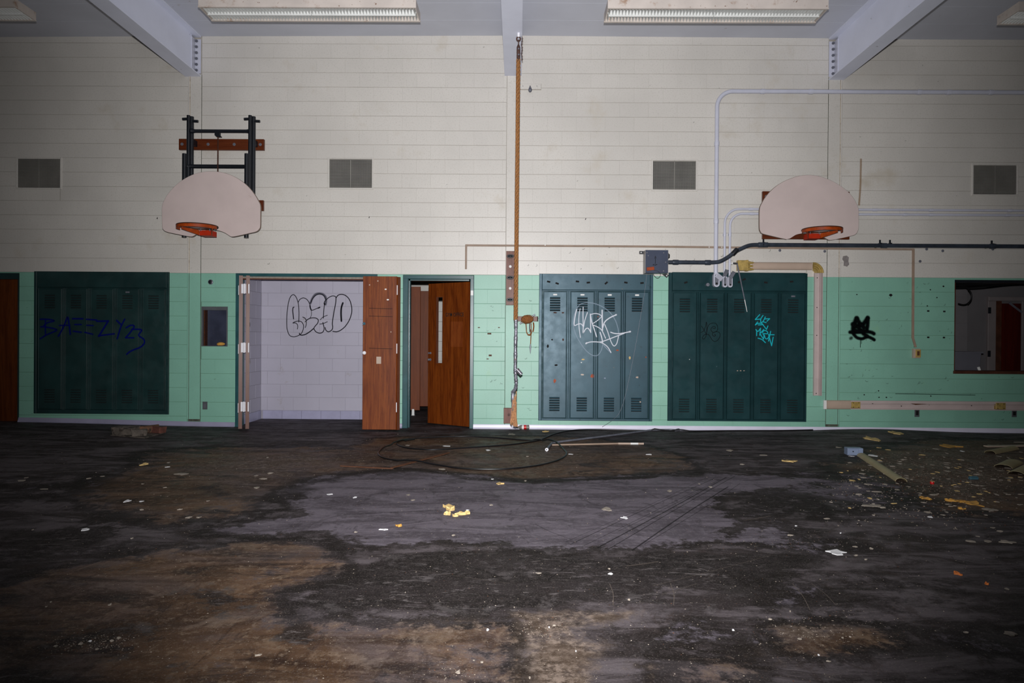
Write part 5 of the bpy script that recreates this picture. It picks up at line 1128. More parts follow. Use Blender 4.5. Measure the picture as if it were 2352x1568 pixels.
MB().tube(cr([P(x, y, Yf - .01) for x, y in ((1502, 620), (1512, 623), (1517, 630), (1514, 637), (1508, 638), (1502, 632), (1500, 626))], 5), .003, 5).build('tag_wire', m_bmetal, gb)
for (ax, ay, bx_, by) in ((1483, 580, 1469, 579.5), (1523, 626, 1534, 635)):
    a, b = P(ax, ay, D - .03), P(bx_, by, D - .03); dv = (b - a).normalized(); nn = Vector((-dv.z, 0, dv.x)) * .021
    mb = MB(); vs = [a - nn, b - nn, b + nn, a + nn]; mb.add([tuple(v) for v in vs] + [(v.x, D, v.z) for v in vs], [(0, 1, 2, 3), (7, 6, 5, 4), (0, 4, 5, 1), (1, 5, 6, 2), (2, 6, 7, 3), (3, 7, 4, 0)]); tb_ = mb.build('mounting_tab', m_bmetal, gb)
    m = a * .25 + b * .75; MB().lathe([(.009, 0), (.009, .004)], (m.x, D - .03, m.z), (0, -1, 0), 8).build('screw', m_white, tb_)
q = P(1536, 588, D - .08); MB().lathe([(.045, 0), (.045, .02), (.03, .025), (.03, .035)], (x1 + .004, D - .08, q.z), (1, 0, 0), 12).build('hub', m_bmetal, gb, True)

yw = D - .06
tag(MB().tube(cr([P(1485.5, 628, yw), P(1482, 662, yw), P(1470, 735, yw), P(1455, 820, yw), P(1437, 905, yw), P(1424, 945, yw)] + [P(1410, 962, yw - .02), P(1396, 972, yw - .06), P(1383, 980, yw - .1)], 5), .0020, 5).build('hanging_wire', m_zinc, None), 'thin pale wire hanging from the grey enclosure across the lockers', 'wire')

# brown surface raceway
br = thing('brown_raceway', 'slim brown raceway running along the wall under the dark conduit', 'raceway', (P(1500, 567).x, D, P(2103, 795).z))
def strip(pts, hw, dp, name, mat, parent, lab=None):
    for kk, (a, b) in enumerate(zip(pts[:-1], pts[1:])):
        A, B = P(*a), P(*b); dp += .0013; dv = (B - A).normalized(); nn = Vector((-dv.z, 0, dv.x)) * hw; A = A - dv * hw * .9; B = B + dv * hw * .9
        mb = MB(); vs = [A - nn, B - nn, B + nn, A + nn]; q = .7
        fr = [A - nn * q, B - nn * q, B + nn * q, A + nn * q]
        mb.add([(v.x, D, v.z) for v in vs] + [(v.x, D - dp * .7, v.z) for v in vs] + [(v.x, D - dp, v.z) for v in fr],
               [(3, 2, 1, 0), (0, 1, 5, 4), (1, 2, 6, 5), (2, 3, 7, 6), (3, 0, 4, 7), (4, 5, 9, 8), (5, 6, 10, 9), (6, 7, 11, 10), (7, 4, 8, 11), (8, 9, 10, 11)])
        o = mb.build(name, mat, parent, label=lab)
    return o
strip([(1070.8, 564), (1070.3, 616)], .0135, .0215, 'stub', m_brown, br)
strip([(1071, 563.4), (1480, 566), (1900, 570.8), (2096.5, 572.7)], .0135, .018, 'run', m_brown, br)
strip([(2096.8, 574), (2095.6, 774)], .0145, .0255, 'drop', m_brown, br); strip([(2095.6, 775), (2101.5, 795)], .0145, .023, 'drop_end', m_brown, br)
for px in (1252, 1628, 1657):
    q = P(px, 566 + (px - 1480) * .012); MB().lathe([(.008, 0), (.008, .003)], (q.x, D - .018, q.z), (0, -1, 0), 8).build('screw', m_white, br)
q = P(2103, 811)
ob = thing('outlet_box', 'tan surface outlet box below the end of the brown raceway', 'outlet', (q.x, D, q.z - .07))
MB().bbox(q.x - .052, q.x + .040, D - .05, D, q.z - .068, q.z + .065, .004).build('box', m_tan, ob)
MB().bbox(q.x - .030, q.x + .042, D - .058, D - .05, q.z - .055, q.z + .052, .003).build('plate', m_brass, ob); MB().box(q.x - .012, q.x + .02, D - .061, D - .058, q.z - .03, q.z + .03).build('socket', m_lath, ob)

# wide tan raceway with brass fittings
Yr = D - .055
tr = thing('tan_raceway', 'wide tan raceway with a ribbed brass elbow over the five lockers', 'raceway', (P(1800, 611).x, D, P(1877, 908).z))
zc = P(1790, 611.5).z; xa, xb = P(1724, 611).x, P(1863, 611).x; hh = .052
def half(xz, d, name, mats, parent, horiz=True, n=8, lab=None):
    mb = MB(); a0, a1, cc, h = xz; prof = [(-h, 0)] + [(-h * math.cos(math.pi * k / n), -d * (.55 + .45 * math.sin(math.pi * k / n))) for k in range(n + 1)] + [(h, 0)]
    vs = []
    for e in (a0, a1):
        for p, y in prof: vs.append((e, D + y, cc + p) if horiz else (cc + p, D + y, e))
    m = len(prof); mb.add(vs, [(i, i + 1, i + 1 + m, i + m) if horiz else (i + m, i + 1 + m, i + 1, i) for i in range(m - 1)] + [tuple(range(m))[::-1], tuple(range(m, 2 * m))])
    return mb.build(name, mats, parent, True, label=lab)
half((xa, xb, zc, hh), .05, 'run', m_tan, tr)
xv = P(1877, 760).x; ztop = P(1877, 628).z; zbot = P(1876, 908).z; R_ = .095
ex, ez = xb, ztop
for k in range(4):
    rr = .04 + .028 * k; cx_, cz_ = xv + .058 - .145 + .0, zc + .052 - .145
    pts = [(cx_ + .0 + (rr + .012) * math.sin(a), D - .05, cz_ + (rr + .012) * math.cos(a)) for a in [math.pi / 2 * j / 8 for j in range(9)]]
    MB().tube(pts, .0135, 8).build('elbow_rib', m_brass, tr, True)
mb = MB(); cx_, cz_ = xv + .058 - .145, zc + .052 - .145
for j in range(9):
    a = math.pi / 2 * j / 8
    for rr in (.036, .148): mb.v += [Vector((cx_ + rr * math.sin(a), D - .035, cz_ + rr * math.cos(a))), Vector((cx_ + rr * math.sin(a), D, cz_ + rr * math.cos(a)))]
for j in range(8):
    i = 4 * j; mb.face((i, i + 4, i + 6, i + 2)); mb.face((i, i + 1, i + 5, i + 4)); mb.face((i + 2, i + 6, i + 7, i + 3))
mb.build('elbow_base', m_brass, tr)
w2 = .056
MB().bbox(xv - w2, xv + w2, D - .012, D, zbot, cz_, .002).build('channel_base', m_pink, tr, label='open pinkish channel without its cover')
for dx, t_ in ((-w2 + .004, .008), (w2 * .42, .008), (w2 * .62, .006), (w2 - .004, .008)): MB().box(xv + dx - t_ / 2, xv + dx + t_ / 2, D - .042, D - .010, zbot, cz_).build('channel_rib', m_pink, tr)
for y in (638, 706, 770, 903):
    q = P(1875, y); MB().lathe([(.007, 0), (.007, .003)], (xv - .012, D - .013, q.z), (0, -1, 0), 8).build('screw', m_black, tr)
xf0, xf1 = P(1691, 610).x, P(1717, 610).x
MB().bbox(xf0, xf1 - .03, D - .085, D - .005, zc - .07, zc + .075, .006).bbox(xf1 - .045, xf1 - .015, D - .092, D - .005, zc - .078, zc + .078, .006).build('boot_fitting', m_brass, tr, label='brass boot fitting')
for k in range(3):
    z = zc + .045 - .045 * k; MB().tube([(xf1 - .02, D - .05, z), (xf1 + .03, D - .045, z - .004), (xf1 + .075, D - .035, z - .002 * k)], [.026, .02, .010], 8).build('boot_finger', m_brass, tr, True)
MB().bbox(P(1720, 611).x, P(1727, 611).x, D - .04, D, zc - .055, zc + .055, .003).build('end_collar', m_white, tr)
a0, a1, a2 = P(1683, 604.5, D - .10), P(1693, 605, D - .11), P(1716, 716, D - .10)
rd_ = thing('hanging_rod', 'thin bare metal rod hanging from the brass fitting over the lockers', 'rod', (a1.x, D - .1, a2.z))
MB().tube([a0, a1], .013, 8).build('clamp', m_bmetal, rd_, True); MB().tube([a1, a1 * .7 + a2 * .3, a1 * .25 + a2 * .75], [.010, .009, .008], 8).build('rod', m_zinc, rd_, True); MB().tube([a1 * .25 + a2 * .75, a2], [.006, .004], 6).build('rod_tip', m_white, rd_, True)
MB().box(a0.x - .02, a0.x + .004, D - .11, D, a0.z - .014, a0.z + .014).build('wall_clip', m_white, rd_)

lo = thing('low_raceway', 'long tan raceway near the floor below the black tag, covers missing', 'raceway', (P(2100, 930).x, D, P(2000, 940).z))
zl_ = P(1950, 929).z; h3 = .062
xq = [P(px, 930).x for px in (1890, 1896, 1951, 1972, 2281, 2304)]
MB().bbox(xq[0], xq[1], D - .04, D - .006, zl_ - h3, zl_ + h3, .003).build('end_cap', m_white, lo)
half((xq[1], xq[2], zl_, h3), .055, 'cover', m_tan, lo)
for a, b in ((xq[2], xq[4]), (xq[4], 9.3)):
    MB().bbox(a, b, D - .012, D, zl_ - h3, zl_ + h3, .002).build('channel_base', m_pink, lo)
    for dz, t_ in ((-h3 + .006, .012), (.012, .006), (h3 - .018, .036)): MB().box(a, b, D - .045, D - .010, zl_ + dz - t_ / 2, zl_ + dz + t_ / 2).build('channel_rib', m_pink, lo)
for a, b in ((xq[2], xq[3]), (xq[4], xq[5])):
    o = MB().bbox(a + .004, b, D - .056, D - .006, zl_ - h3 * .72, zl_ + h3 * .72, .004).build('bracket', m_brass, lo, label='yellowed bracket')
    for sx, sz in ((.2, .5), (.8, -.5), (.2, -.5), (.8, .5)): MB().lathe([(.006, 0), (.006, .003)], (a + (b - a) * sx, D - .056, zl_ + h3 * sz), (0, -1, 0), 6).build('screw', m_black, o)
A, B = P(2087, 925.5), P(2124, 927); MB().prism([(A.x, zl_ + .028), (B.x, zl_ + .022), (A.x + .07, zl_ + .008)], D - .0485, D - .044).build('bent_flap', m_lath, lo)
for px, py in ((2003, 926), (2069, 932), (2133, 929), (2230, 931)):
    q = P(px, py); MB().lathe([(.008, 0), (.008, .003)], (q.x, D - .013, q.z), (0, -1, 0), 6).build('screw', m_black, lo)
for a, b, c0, c1, lb in ((2100.5, 2111.5, 938, 957, 'dark recessed outlet under the low raceway, nearer the column'), (2323.5, 2335, 940, 957.5, 'dark recessed outlet under the low raceway, farther from the column'), (465.5, 476.5, 922, 940, 'grey outlet plate low on the green wall below the niche')):
    A, B = P(a, c0), P(b, c1); o = thing('wall_outlet', lb, 'outlet', ((A.x + B.x) / 2, D, B.z))
    MB().bbox(A.x, B.x, D - .007, D + .001, B.z, A.z, .003).build('plate', m_outl, o)
    MB().box(A.x + .016, B.x - .016, D - .0085, D - .006, B.z + .024, A.z - .03).build('socket', m_bin if a < 500 else m_black, o)

# recessed niche with a dark panel
nc = thing('wall_niche', 'small grey framed recess in the green wall beside the closet', 'niche', ((r_niche[0] + r_niche[1]) / 2, D + .05, r_niche[2]))
x0, x1, z0, z1 = r_niche
MB().box(x0, x0 + .022, D - .006, D + .12, z0, z1).box(x1 - .016, x1, D - .006, D + .12, z0, z1).box(x0 + .0005, x1 - .0005, D - .008, D + .119, z1 - .05, z1 - .0005).box(x0 + .0005, x1 - .0005, D - .005, D + .119, z0 + .0005, z0 + .008).build('frame', m_outl, nc)
MB().box(x0, x1, D + .10, D + .13, z0, z1).build('back_panel', m_glass, nc)
MB().box(x0 + .022, x0 + .04, D + .02, D + .1, z0 + .008, z1 - .05).build('rusty_side', m_rimd, nc)
q = P(504, 788); ro = Vector((q.x, D + .05, z0 + .009))
tag(MB().ball((ro.x, ro.y, ro.z + .025), .06, .03, .025, 10).ball((ro.x - .03, ro.y - .005, ro.z + .02), .03, .025, .02, 8).build('crumpled_wrapper', m_foam, None), 'orange crumpled wrapper lying in the wall niche', 'litter')
q = P(484, 647.5)
bz = thing('wall_buzzer', 'round dark grille speaker on the green wall above the niche', 'buzzer', (q.x, D, q.z - .035))
MB().lathe([(.036, 0), (.036, .008), (.028, .014)], (q.x, D, q.z), (0, -1, 0), 16).build('ring', m_zinc, bz, True); MB().lathe([(.027, .0), (.027, .002), (.01, .006)], (q.x, D - .013, q.z), (0, -1, 0), 14).build('face', m_bmetal, bz)

# ------------------------------------------------------------------ cove base along the wall
def cove(n, xa, xb, steps=1, z1=.064, label=None):
    mb = MB(); prof = [(.002, z1), (.006, z1), (.009, z1 - .006), (.0115, z1 * .5), (.015, .014), (.022, .004), (.03, .0)]
    m = len(prof)
    for i in range(steps + 1):
        x = xa + (xb - xa) * i / steps; f = FZ(x, D - .02) if x < 3 else 0.0
        for d, z in prof: mb.v.append(Vector((x, D - d - .001, z + f)))
    for i in range(steps):
        for j in range(m - 1): mb.face((i * m + j, (i + 1) * m + j, (i + 1) * m + j + 1, i * m + j + 1))
    mb.face(tuple(range(m))); mb.face(tuple(range(steps * m, steps * m + m))[::-1])
    o = mb.build('baseboard_%s' % n, m_cove_glare if n == 'east' else m_cove, None, True); o['kind'] = 'structure'  # east run takes the colour brightened for the flash
    if label: o['label'] = label
cove('west', r_door1[1], xc0, 12, label='grey lilac vinyl cove base under the green blocks')
cove('west_short', xc1, r_office[0], 1)
cove('east', r_office[1], XR, 24, label='vinyl cove base under the lockers, flash glare in its colour')

# ------------------------------------------------------------------ things lying on the floor
L5b = lambda x, y: (860 + x / 5.113, 970 + y / 5.113); L6 = lambda x, y: (1230 + x / 6.03, 970 + y / 6.03)
path = [(1860, 984.5), (1780, 987), (1700, 988.5)] + [L6(*q) for q in ((2200, 117), (2000, 115), (1650, 112), (1300, 106), (900, 97), (600, 101), (400, 125), (230, 170), (60, 243))]
path += [L5b(*q) for q in ((1800, 230), (1600, 258), (1300, 280), (1000, 300), (700, 318), (500, 310), (350, 290), (282, 265), (264, 243), (300, 215), (400, 193), (600, 177), (900, 164), (1100, 162), (1400, 175), (1700, 200), (1940, 215), (2080, 235), (2180, 280), (2240, 330), (2257, 365), (2220, 410), (2100, 460), (1900, 505), (1600, 540), (1300, 548), (1000, 535), (800, 505), (650, 480), (400, 458), (200, 435), (90, 405), (50, 370), (60, 335), (110, 290), (220, 252), (330, 218), (470, 196))]
fp = [FP(x, y, .009) for x, y in path]
for v in fp: v.y = min(v.y, D - .05)
pts = cr(fp, 5)
for i, v in enumerate(pts):                           # where it crosses itself the later turn lies on top
    v.z = FZ(v.x, v.y) + .009 + (.0175 if i > 5 * 20 and any((v - w_).length < .05 for w_ in pts[:i - 30]) else 0)
UND = [([FP(x, y) for x, y in (L6(155, 383), L6(225, 292), L6(262, 277), L6(550, 240), L6(1100, 172), L6(1500, 118), L6(1800, 94), L6(1975, 108))], .030), ([FP(1268, 1021.5), FP(1478.5, 1018.6)], .026), ([FP(899, 1076), FP(1031, 1041)], .016)]
for v in pts:                                          # it rides over the pipes and the lath it crosses
    for q, hh_ in UND:
        for A, B in zip(q[:-1], q[1:]):
            d = B - A; tt_ = max(0, min(1, (v - A).dot(d) / d.length_squared)); g = (A + d * tt_ - v); g.z = 0
            if v.y < D - .12: v.z = max(v.z, FZ(v.x, v.y) + .009 + hh_ * sst(.20, .05, g.length))
tag(MB().tube(pts, .0088, 8).build('black_cable', m_cable, None, True), 'black cable coiled in a wide loop on the wet floor', 'cable')
cg = thing('fallen_conduit', 'thin grey conduit lying aslant on the floor with a bent open end', 'conduit', FP(1400, 1006))
p2 = [FP(x, y, .013) for x, y in (L6(155, 383), L6(190, 330), L6(225, 292), L6(262, 277), L6(550, 240), L6(1100, 172), L6(1500, 118), L6(1640, 104), L6(1800, 94), L6(1900, 102), L6(1975, 108))]
for v in p2: v.y = min(v.y, D - .055)
MB().tube(cr(p2, 4), .0125, 10).build('pipe', m_zinc, cg, True)
q = p2[0]; MB().lathe([(.017, -.03), (.019, 0), (.010, .001), (.010, -.02)], q + Vector((0, 0, .006)), (-.25, -1, 0.12), 12).build('coupling', m_steel, cg, True)
q = p2[-1]; MB().lathe([(.016, -.05), (.020, 0), (.016, .02)], q + Vector((0, 0, .007)), (1, .1, .2), 8).build('coupling', m_zinc, cg, True)
a, b, c_ = FP(1268, 1021.5, .011), FP(1420, 1018.3, .011), FP(1478.5, 1018.6, .011)
tt = thing('tan_rod', 'straight tan tube lying on the floor beside the grey conduit', 'rod', FP(1370, 1020))
MB().tube([a, b], .0105, 8).build('tube', m_brown, tt, True); MB().tube([b, b + (c_ - b) * .48], .012, 8).tube([b + (c_ - b) * .78, c_], .012, 8).build('sleeve', m_tan, tt, True); MB().tube([b + (c_ - b) * .48, b + (c_ - b) * .78], .0125, 8).build('band', m_white, tt, True)
def slat(p0, p1, wd, th, name, mat, label, cat='wood', lift=0.0):
    A, B = FP(*p0), FP(*p1); d = (B - A); d.z = 0; L = d.length; d.normalize(); nn = Vector((-d.y, d.x, 0)) * wd / 2; up = Vector((0, 0, th)); A = A + Vector((0, 0, .002 + lift)); B = B + Vector((0, 0, .002 + lift))
    mb = MB(); k = 6; rr = [random.uniform(.8, 1.1) for _ in range(k + 1)]
    for i in range(k + 1):
        c0 = A + (B - A) * i / k; e = .7 if i in (0, k) else 1.0
        mb.v += [c0 - nn * rr[i] * e, c0 + nn * rr[i] * e, c0 + nn * rr[i] * e + up, c0 - nn * rr[i] * e + up]
    for i in range(k):
        o = 4 * i
        for j in range(4): mb.face((o + j, o + (j + 1) % 4, o + 4 + (j + 1) % 4, o + 4 + j))
    mb.face((0, 3, 2, 1)); mb.face((4 * k, 4 * k + 1, 4 * k + 2, 4 * k + 3))
    return tag(mb.build(name, mat, None), label, cat)
slat((782, 1070.5), (903, 1077), .040, .008, 'wood_lath', m_lath, 'broken brown lath lying nearly level in front of the cable loop')
slat((899, 1076), (1031, 1041), .045, .008, 'wood_lath', m_lath, 'broken brown lath pointing into the cable loop', lift=.004)
def halfpipe(p0, p1, wd, name, mat, label, ht=.035):
    A, B = FP(*p0), FP(*p1); d = (B - A); d.z = 0; d.normalize(); nn = Vector((-d.y, d.x, 0)); mb = MB(); n = 10
    for E in (A, B):
        for k in range(n + 1):
            a = math.pi * k / n; mb.v.append(E + nn * wd / 2 * math.cos(a) + Vector((0, 0, ht * math.sin(a) + .001)))
        for k in range(n + 1):
            a = math.pi * k / n; mb.v.append(E + nn * (wd / 2 - .004) * math.cos(a) + Vector((0, 0, (ht - .004) * math.sin(a) + .001)))
    m = 2 * (n + 1)
    for k in range(n):
        mb.face((k, k + 1, m + k + 1, m + k)); o = n + 1; mb.face((o + k + 1, o + k, m + o + k, m + o + k + 1)); mb.face((k + 1, k, o + k, o + k + 1)); mb.face((m + k, m + k + 1, m + o + k + 1, m + o + k))
    mb.face((0, m, m + n + 1, n + 1)); mb.face((n, n + n + 1, m + n + n + 1, m + n))
    return tag(mb.build(name, mat, None, True), label, 'raceway cover')
halfpipe((1979, 1047), (2070, 1106), .10, 'fallen_cover', m_olive, 'olive tan half round cover lying beside the blue grey box')
halfpipe((2274, 1041), (2328, 1030.5), .12, 'fallen_cover', m_olive, 'short tan cover tilted against the long flat strip on the floor')
halfpipe((2304, 1074), (2329, 1062), .16, 'fallen_cover', m_olive, 'short wide tan cover lying alone among paint flakes')
halfpipe((2334, 1090), (2375, 1070), .14, 'fallen_cover', m_olive, 'tan cover cut off by the frame among paint flakes')
slat((2264, 1026), (2420, 1023.5), .09, .012, 'flat_strip', m_tan, 'long flat tan strip lying on the floor under the dark opening', 'strip')
slat((2330, 1016), (2420, 1017), .05, .006, 'flat_strip', m_chip, 'narrow pale strip lying behind the flat tan strip', 'strip')
A, B = FP(1946.5, 1045), FP(1970.5, 1045); wv = (B.x - A.x); ht = .072; Yx = A.y
bx_ = thing('small_box', 'small blue grey junction box lying on the debris', 'box', ((A.x + B.x) / 2, Yx + .05, FZ(A.x, Yx)))
M = Matrix.Translation((A.x, Yx, A.z)) @ Matrix.Rotation(-.12, 4, 'Z')
MB().bbox(0, wv, 0, .012, 0, ht, .003, 0, M).build('lid', m_jbox, bx_); MB().box(.002, wv + .05, .012, .11, 0, ht + .006, 0, M).build('case', m_jbox, bx_); MB().box(wv * .45, wv * .55, -.002, .001, ht * .5, ht * .68, 0, M).build('knockout', m_black, bx_)
# debris near the dim lockers
A = [FP(x, y, .0) for x, y in ((254, 1000), (333, 1006.5), (378, 994.5), (300, 990))]
tag(MB().flat(A, .014).build('square_board', m_deb1, None), 'square board lying on the floor below the blue graffiti lockers', 'board')
zz = .016
for k, (px, py, w_, d_, h_, rz, m, lb) in enumerate(((288, 998, .26, .14, .10, .05, m_deb1, 'grey broken block standing on the square board, west one'), (320, 1001, .16, .10, .09, -.5, m_deb1, 'split wood chunk resting aslant on the square board'), (339, 994, .26, .08, .10, -.75, m_deb2, 'long brown wood chunk leaning on the square board'), (364, 994, .14, .1, .09, .3, m_deb3, 'reddish broken block at the edge of the square board'))):
    q = FP(px, py, zz); M = Matrix.Translation((q.x, q.y, zz + FZ(q.x, q.y) + .002)) @ Matrix.Rotation(-rz, 4, 'Z')
    mb = MB(); mb.bbox(-w_ / 2, w_ / 2, -d_ / 2, d_ / 2, 0, h_, .008, 0, M)
    for v in mb.v:
        if v.z > zz + h_ * .5 + .02: v += Vector((random.uniform(-.015, .015), random.uniform(-.01, .01), random.uniform(-.02, .004)))
    tag(mb.build('debris_block', m, None), lb, 'debris')
# bottle lying at the foot of the rope
q = FP(1203, 984.6); rB = .033; by = min(q.y, D - .075)
k0 = by / F
btl = thing('plastic_bottle', 'crushed clear bottle with a red label lying behind the rope end', 'bottle', (P(1203, 980, by).x, by, FZ(q.x, by)))
xs0, xs1 = P(1186, 980, by).x, P(1216, 980, by).x; zB = rB + FZ(q.x, by) + .001
MB().lathe([(.011, 0), (.012, .02), (.030, .055), (rB, .07), (rB * .93, .11), (rB * .93, .155), (rB, .165), (rB * .9, .18), (rB * .55, xs1 - xs0)], (xs0, by, zB), (1, 0, .02), 12).build('body', m_plast, btl, True)
MB().lathe([(rB * .97, .085), (rB * .97, .14)], (xs0, by, zB), (1, 0, .02), 14).build('label', m_redlab, btl, True, label='red label'); MB().lathe([(rB * .99, .078), (rB * .99, .104)], (xs0, by, zB), (1, 0, .02), 14).build('label_band', m_white, btl, True)

# paint flakes, foam scraps
def flake(px, py, wp, hp, mat, name='paint_flake', th=.0015, n=7, curl=.003):
    q = FP(px, py); y = q.y; w_ = wp * y / F / 2; d_ = hp * y / F * y / EYE / 2; d_ = min(max(d_, w_ * .35), w_ * 1.6)
    a0 = random.uniform(0, 6.28); mb = MB(); top = []
    for k in range(n):
        a = a0 + 2 * math.pi * k / n; r = random.uniform(.42, 1.12); x, yy = q.x + w_ * r * math.cos(a), q.y + d_ * r * math.sin(a)
        yy = min(yy, D - .04); top.append(Vector((x, yy, FZ(x, yy) + .0006)))
    vs = top + [v + Vector((0, 0, th + random.uniform(0, curl))) for v in top] + [Vector((q.x, min(q.y, D - .05), FZ(q.x, q.y) + th))]
    mb.add(vs, [tuple(range(n - 1, -1, -1))] + [(k, (k + 1) % n, n + (k + 1) % n, n + k) for k in range(n)] + [(n + k, n + (k + 1) % n, 2 * n) for k in range(n)])
    return mb.build(name, mat, None)
NAMED = [
    (2, 915, 820, 125, 34, m_chipw, 'largest bright white paint sheet on the open floor', 'paint flake', 'paint_flake'), (1, 1530, 573, 88, 26, m_chip, 'large off white flake beside the skid marks', 'paint flake', 'paint_flake'), (1, 1637, 622, 52, 14, m_chipw, 'bright white flake just in front of the large off white one by the skid marks', 'paint flake', 'paint_flake'),
    (1, 252, 690, 50, 10, m_chipw, 'bright white flake beside a small orange scrap', 'paint flake', 'paint_flake'), (1, 342, 668, 48, 12, m_foam, 'small orange scrap lying alone near a white flake', 'scrap', 'foam_scrap'), (1, 915, 427, 60, 14, m_foamp, 'tan scrap lying just in front of the cable loop', 'scrap', 'foam_scrap'),
    (2, 1917, 1288, 80, 32, m_chip, 'pale card piece lying on the lilac patch of floor', 'paint flake', 'paint_flake'), (2, 1905, 762, 95, 18, m_chip, 'long whitish flake, biggest of the row of three', 'paint flake', 'paint_flake'), (2, 1800, 577, 85, 18, m_chip, 'oval off white flake beside the orange foam scraps', 'paint flake', 'paint_flake'),
    (2, 1120, 552, 160, 20, m_chip, 'long pale paint sheet at the edge of the brown debris patch', 'paint flake', 'paint_flake'), (2, 1120, 170, 90, 22, m_foamp, 'pale yellow curled scrap on the floor near the wall column', 'scrap', 'foam_scrap'), (2, 1262, 136, 70, 16, m_foamp, 'pale yellow scrap closest to the green wall', 'scrap', 'foam_scrap'),
    (2, 1565, 210, 110, 26, m_foam, 'large yellow foam scrap behind the fallen covers', 'scrap', 'foam_scrap'), (2, 660, 298, 90, 14, m_foamp, 'tan torn scrap alone in front of the five lockers', 'scrap', 'foam_scrap'), (2, 1135, 266, 62, 16, m_chipw, 'white torn flake beside the blue grey box', 'paint flake', 'paint_flake'),
    (2, 1700, 540, 95, 36, m_foam, 'largest orange foam scrap of the debris patch', 'scrap', 'foam_scrap'), (2, 1425, 510, 75, 18, m_foam, 'orange foam scrap farthest from the largest one', 'scrap', 'foam_scrap'), (2, 1615, 945, 38, 26, m_orc, 'orange crumbled scrap on the dark floor', 'scrap', 'foam_scrap'), (2, 1785, 1003, 30, 16, m_orc, 'smaller orange crumb beside the orange scrap', 'scrap', 'foam_scrap'),
    (0, 492, 690, 52, 18, m_chipw, 'white flake in two lobes at the dim side of the floor', 'paint flake', 'paint_flake'), (0, 727, 527, 38, 16, m_chipw, 'white round flake on the brown stain', 'paint flake', 'paint_flake'), (0, 820, 318, 45, 14, m_foamp, 'tan curled flake at the far edge of the brown stain', 'scrap', 'foam_scrap'), (1, 985, 142, 50, 14, m_chip, 'off white flake lying under the rope end', 'paint flake', 'paint_flake'), (1, 1178, 128, 45, 8, m_foamp, 'thin tan flake between the rope end and the black cable', 'scrap', 'foam_scrap')]
FO = [(0, 940), (780, 940), (1552, 940)]; SC = 2.496
for (o, x, y, w_, h_, m, lb, cat, nm) in NAMED:
    tag(flake(FO[o][0] + x / SC, FO[o][1] + y / SC, w_ / SC, h_ / SC, m, nm, .003, 11, .012 if 'foam' in nm else .003), lb, cat)
FOAM = [(625, 562, 100, 24), (635, 577, 50, 12), (690, 603, 70, 14), (720, 600, 60, 12), (618, 603, 45, 12), (665, 612, 45, 10)]
for x, y, w_, h_ in FOAM: tag(flake(780 + x / SC, 940 + y / SC, w_ / SC, h_ / SC, m_foamp, 'foam_scrap', .004, 9, .02), 'pale yellow scrap in the small cluster on the grey patch', 'scrap', 'pale yellow scraps clustered on the grey patch')
for x, y, w_, h_ in ((1590, 525, 90, 18), (1560, 523, 40, 14), (1640, 572, 40, 8), (1640, 530, 60, 14)): tag(flake(1552 + x / SC, 940 + y / SC, w_ / SC, h_ / SC, m_foam, 'foam_scrap', .004, 9, .012), 'orange foam scrap beside the largest orange foam scrap', 'scrap', 'orange foam scraps in the debris patch')
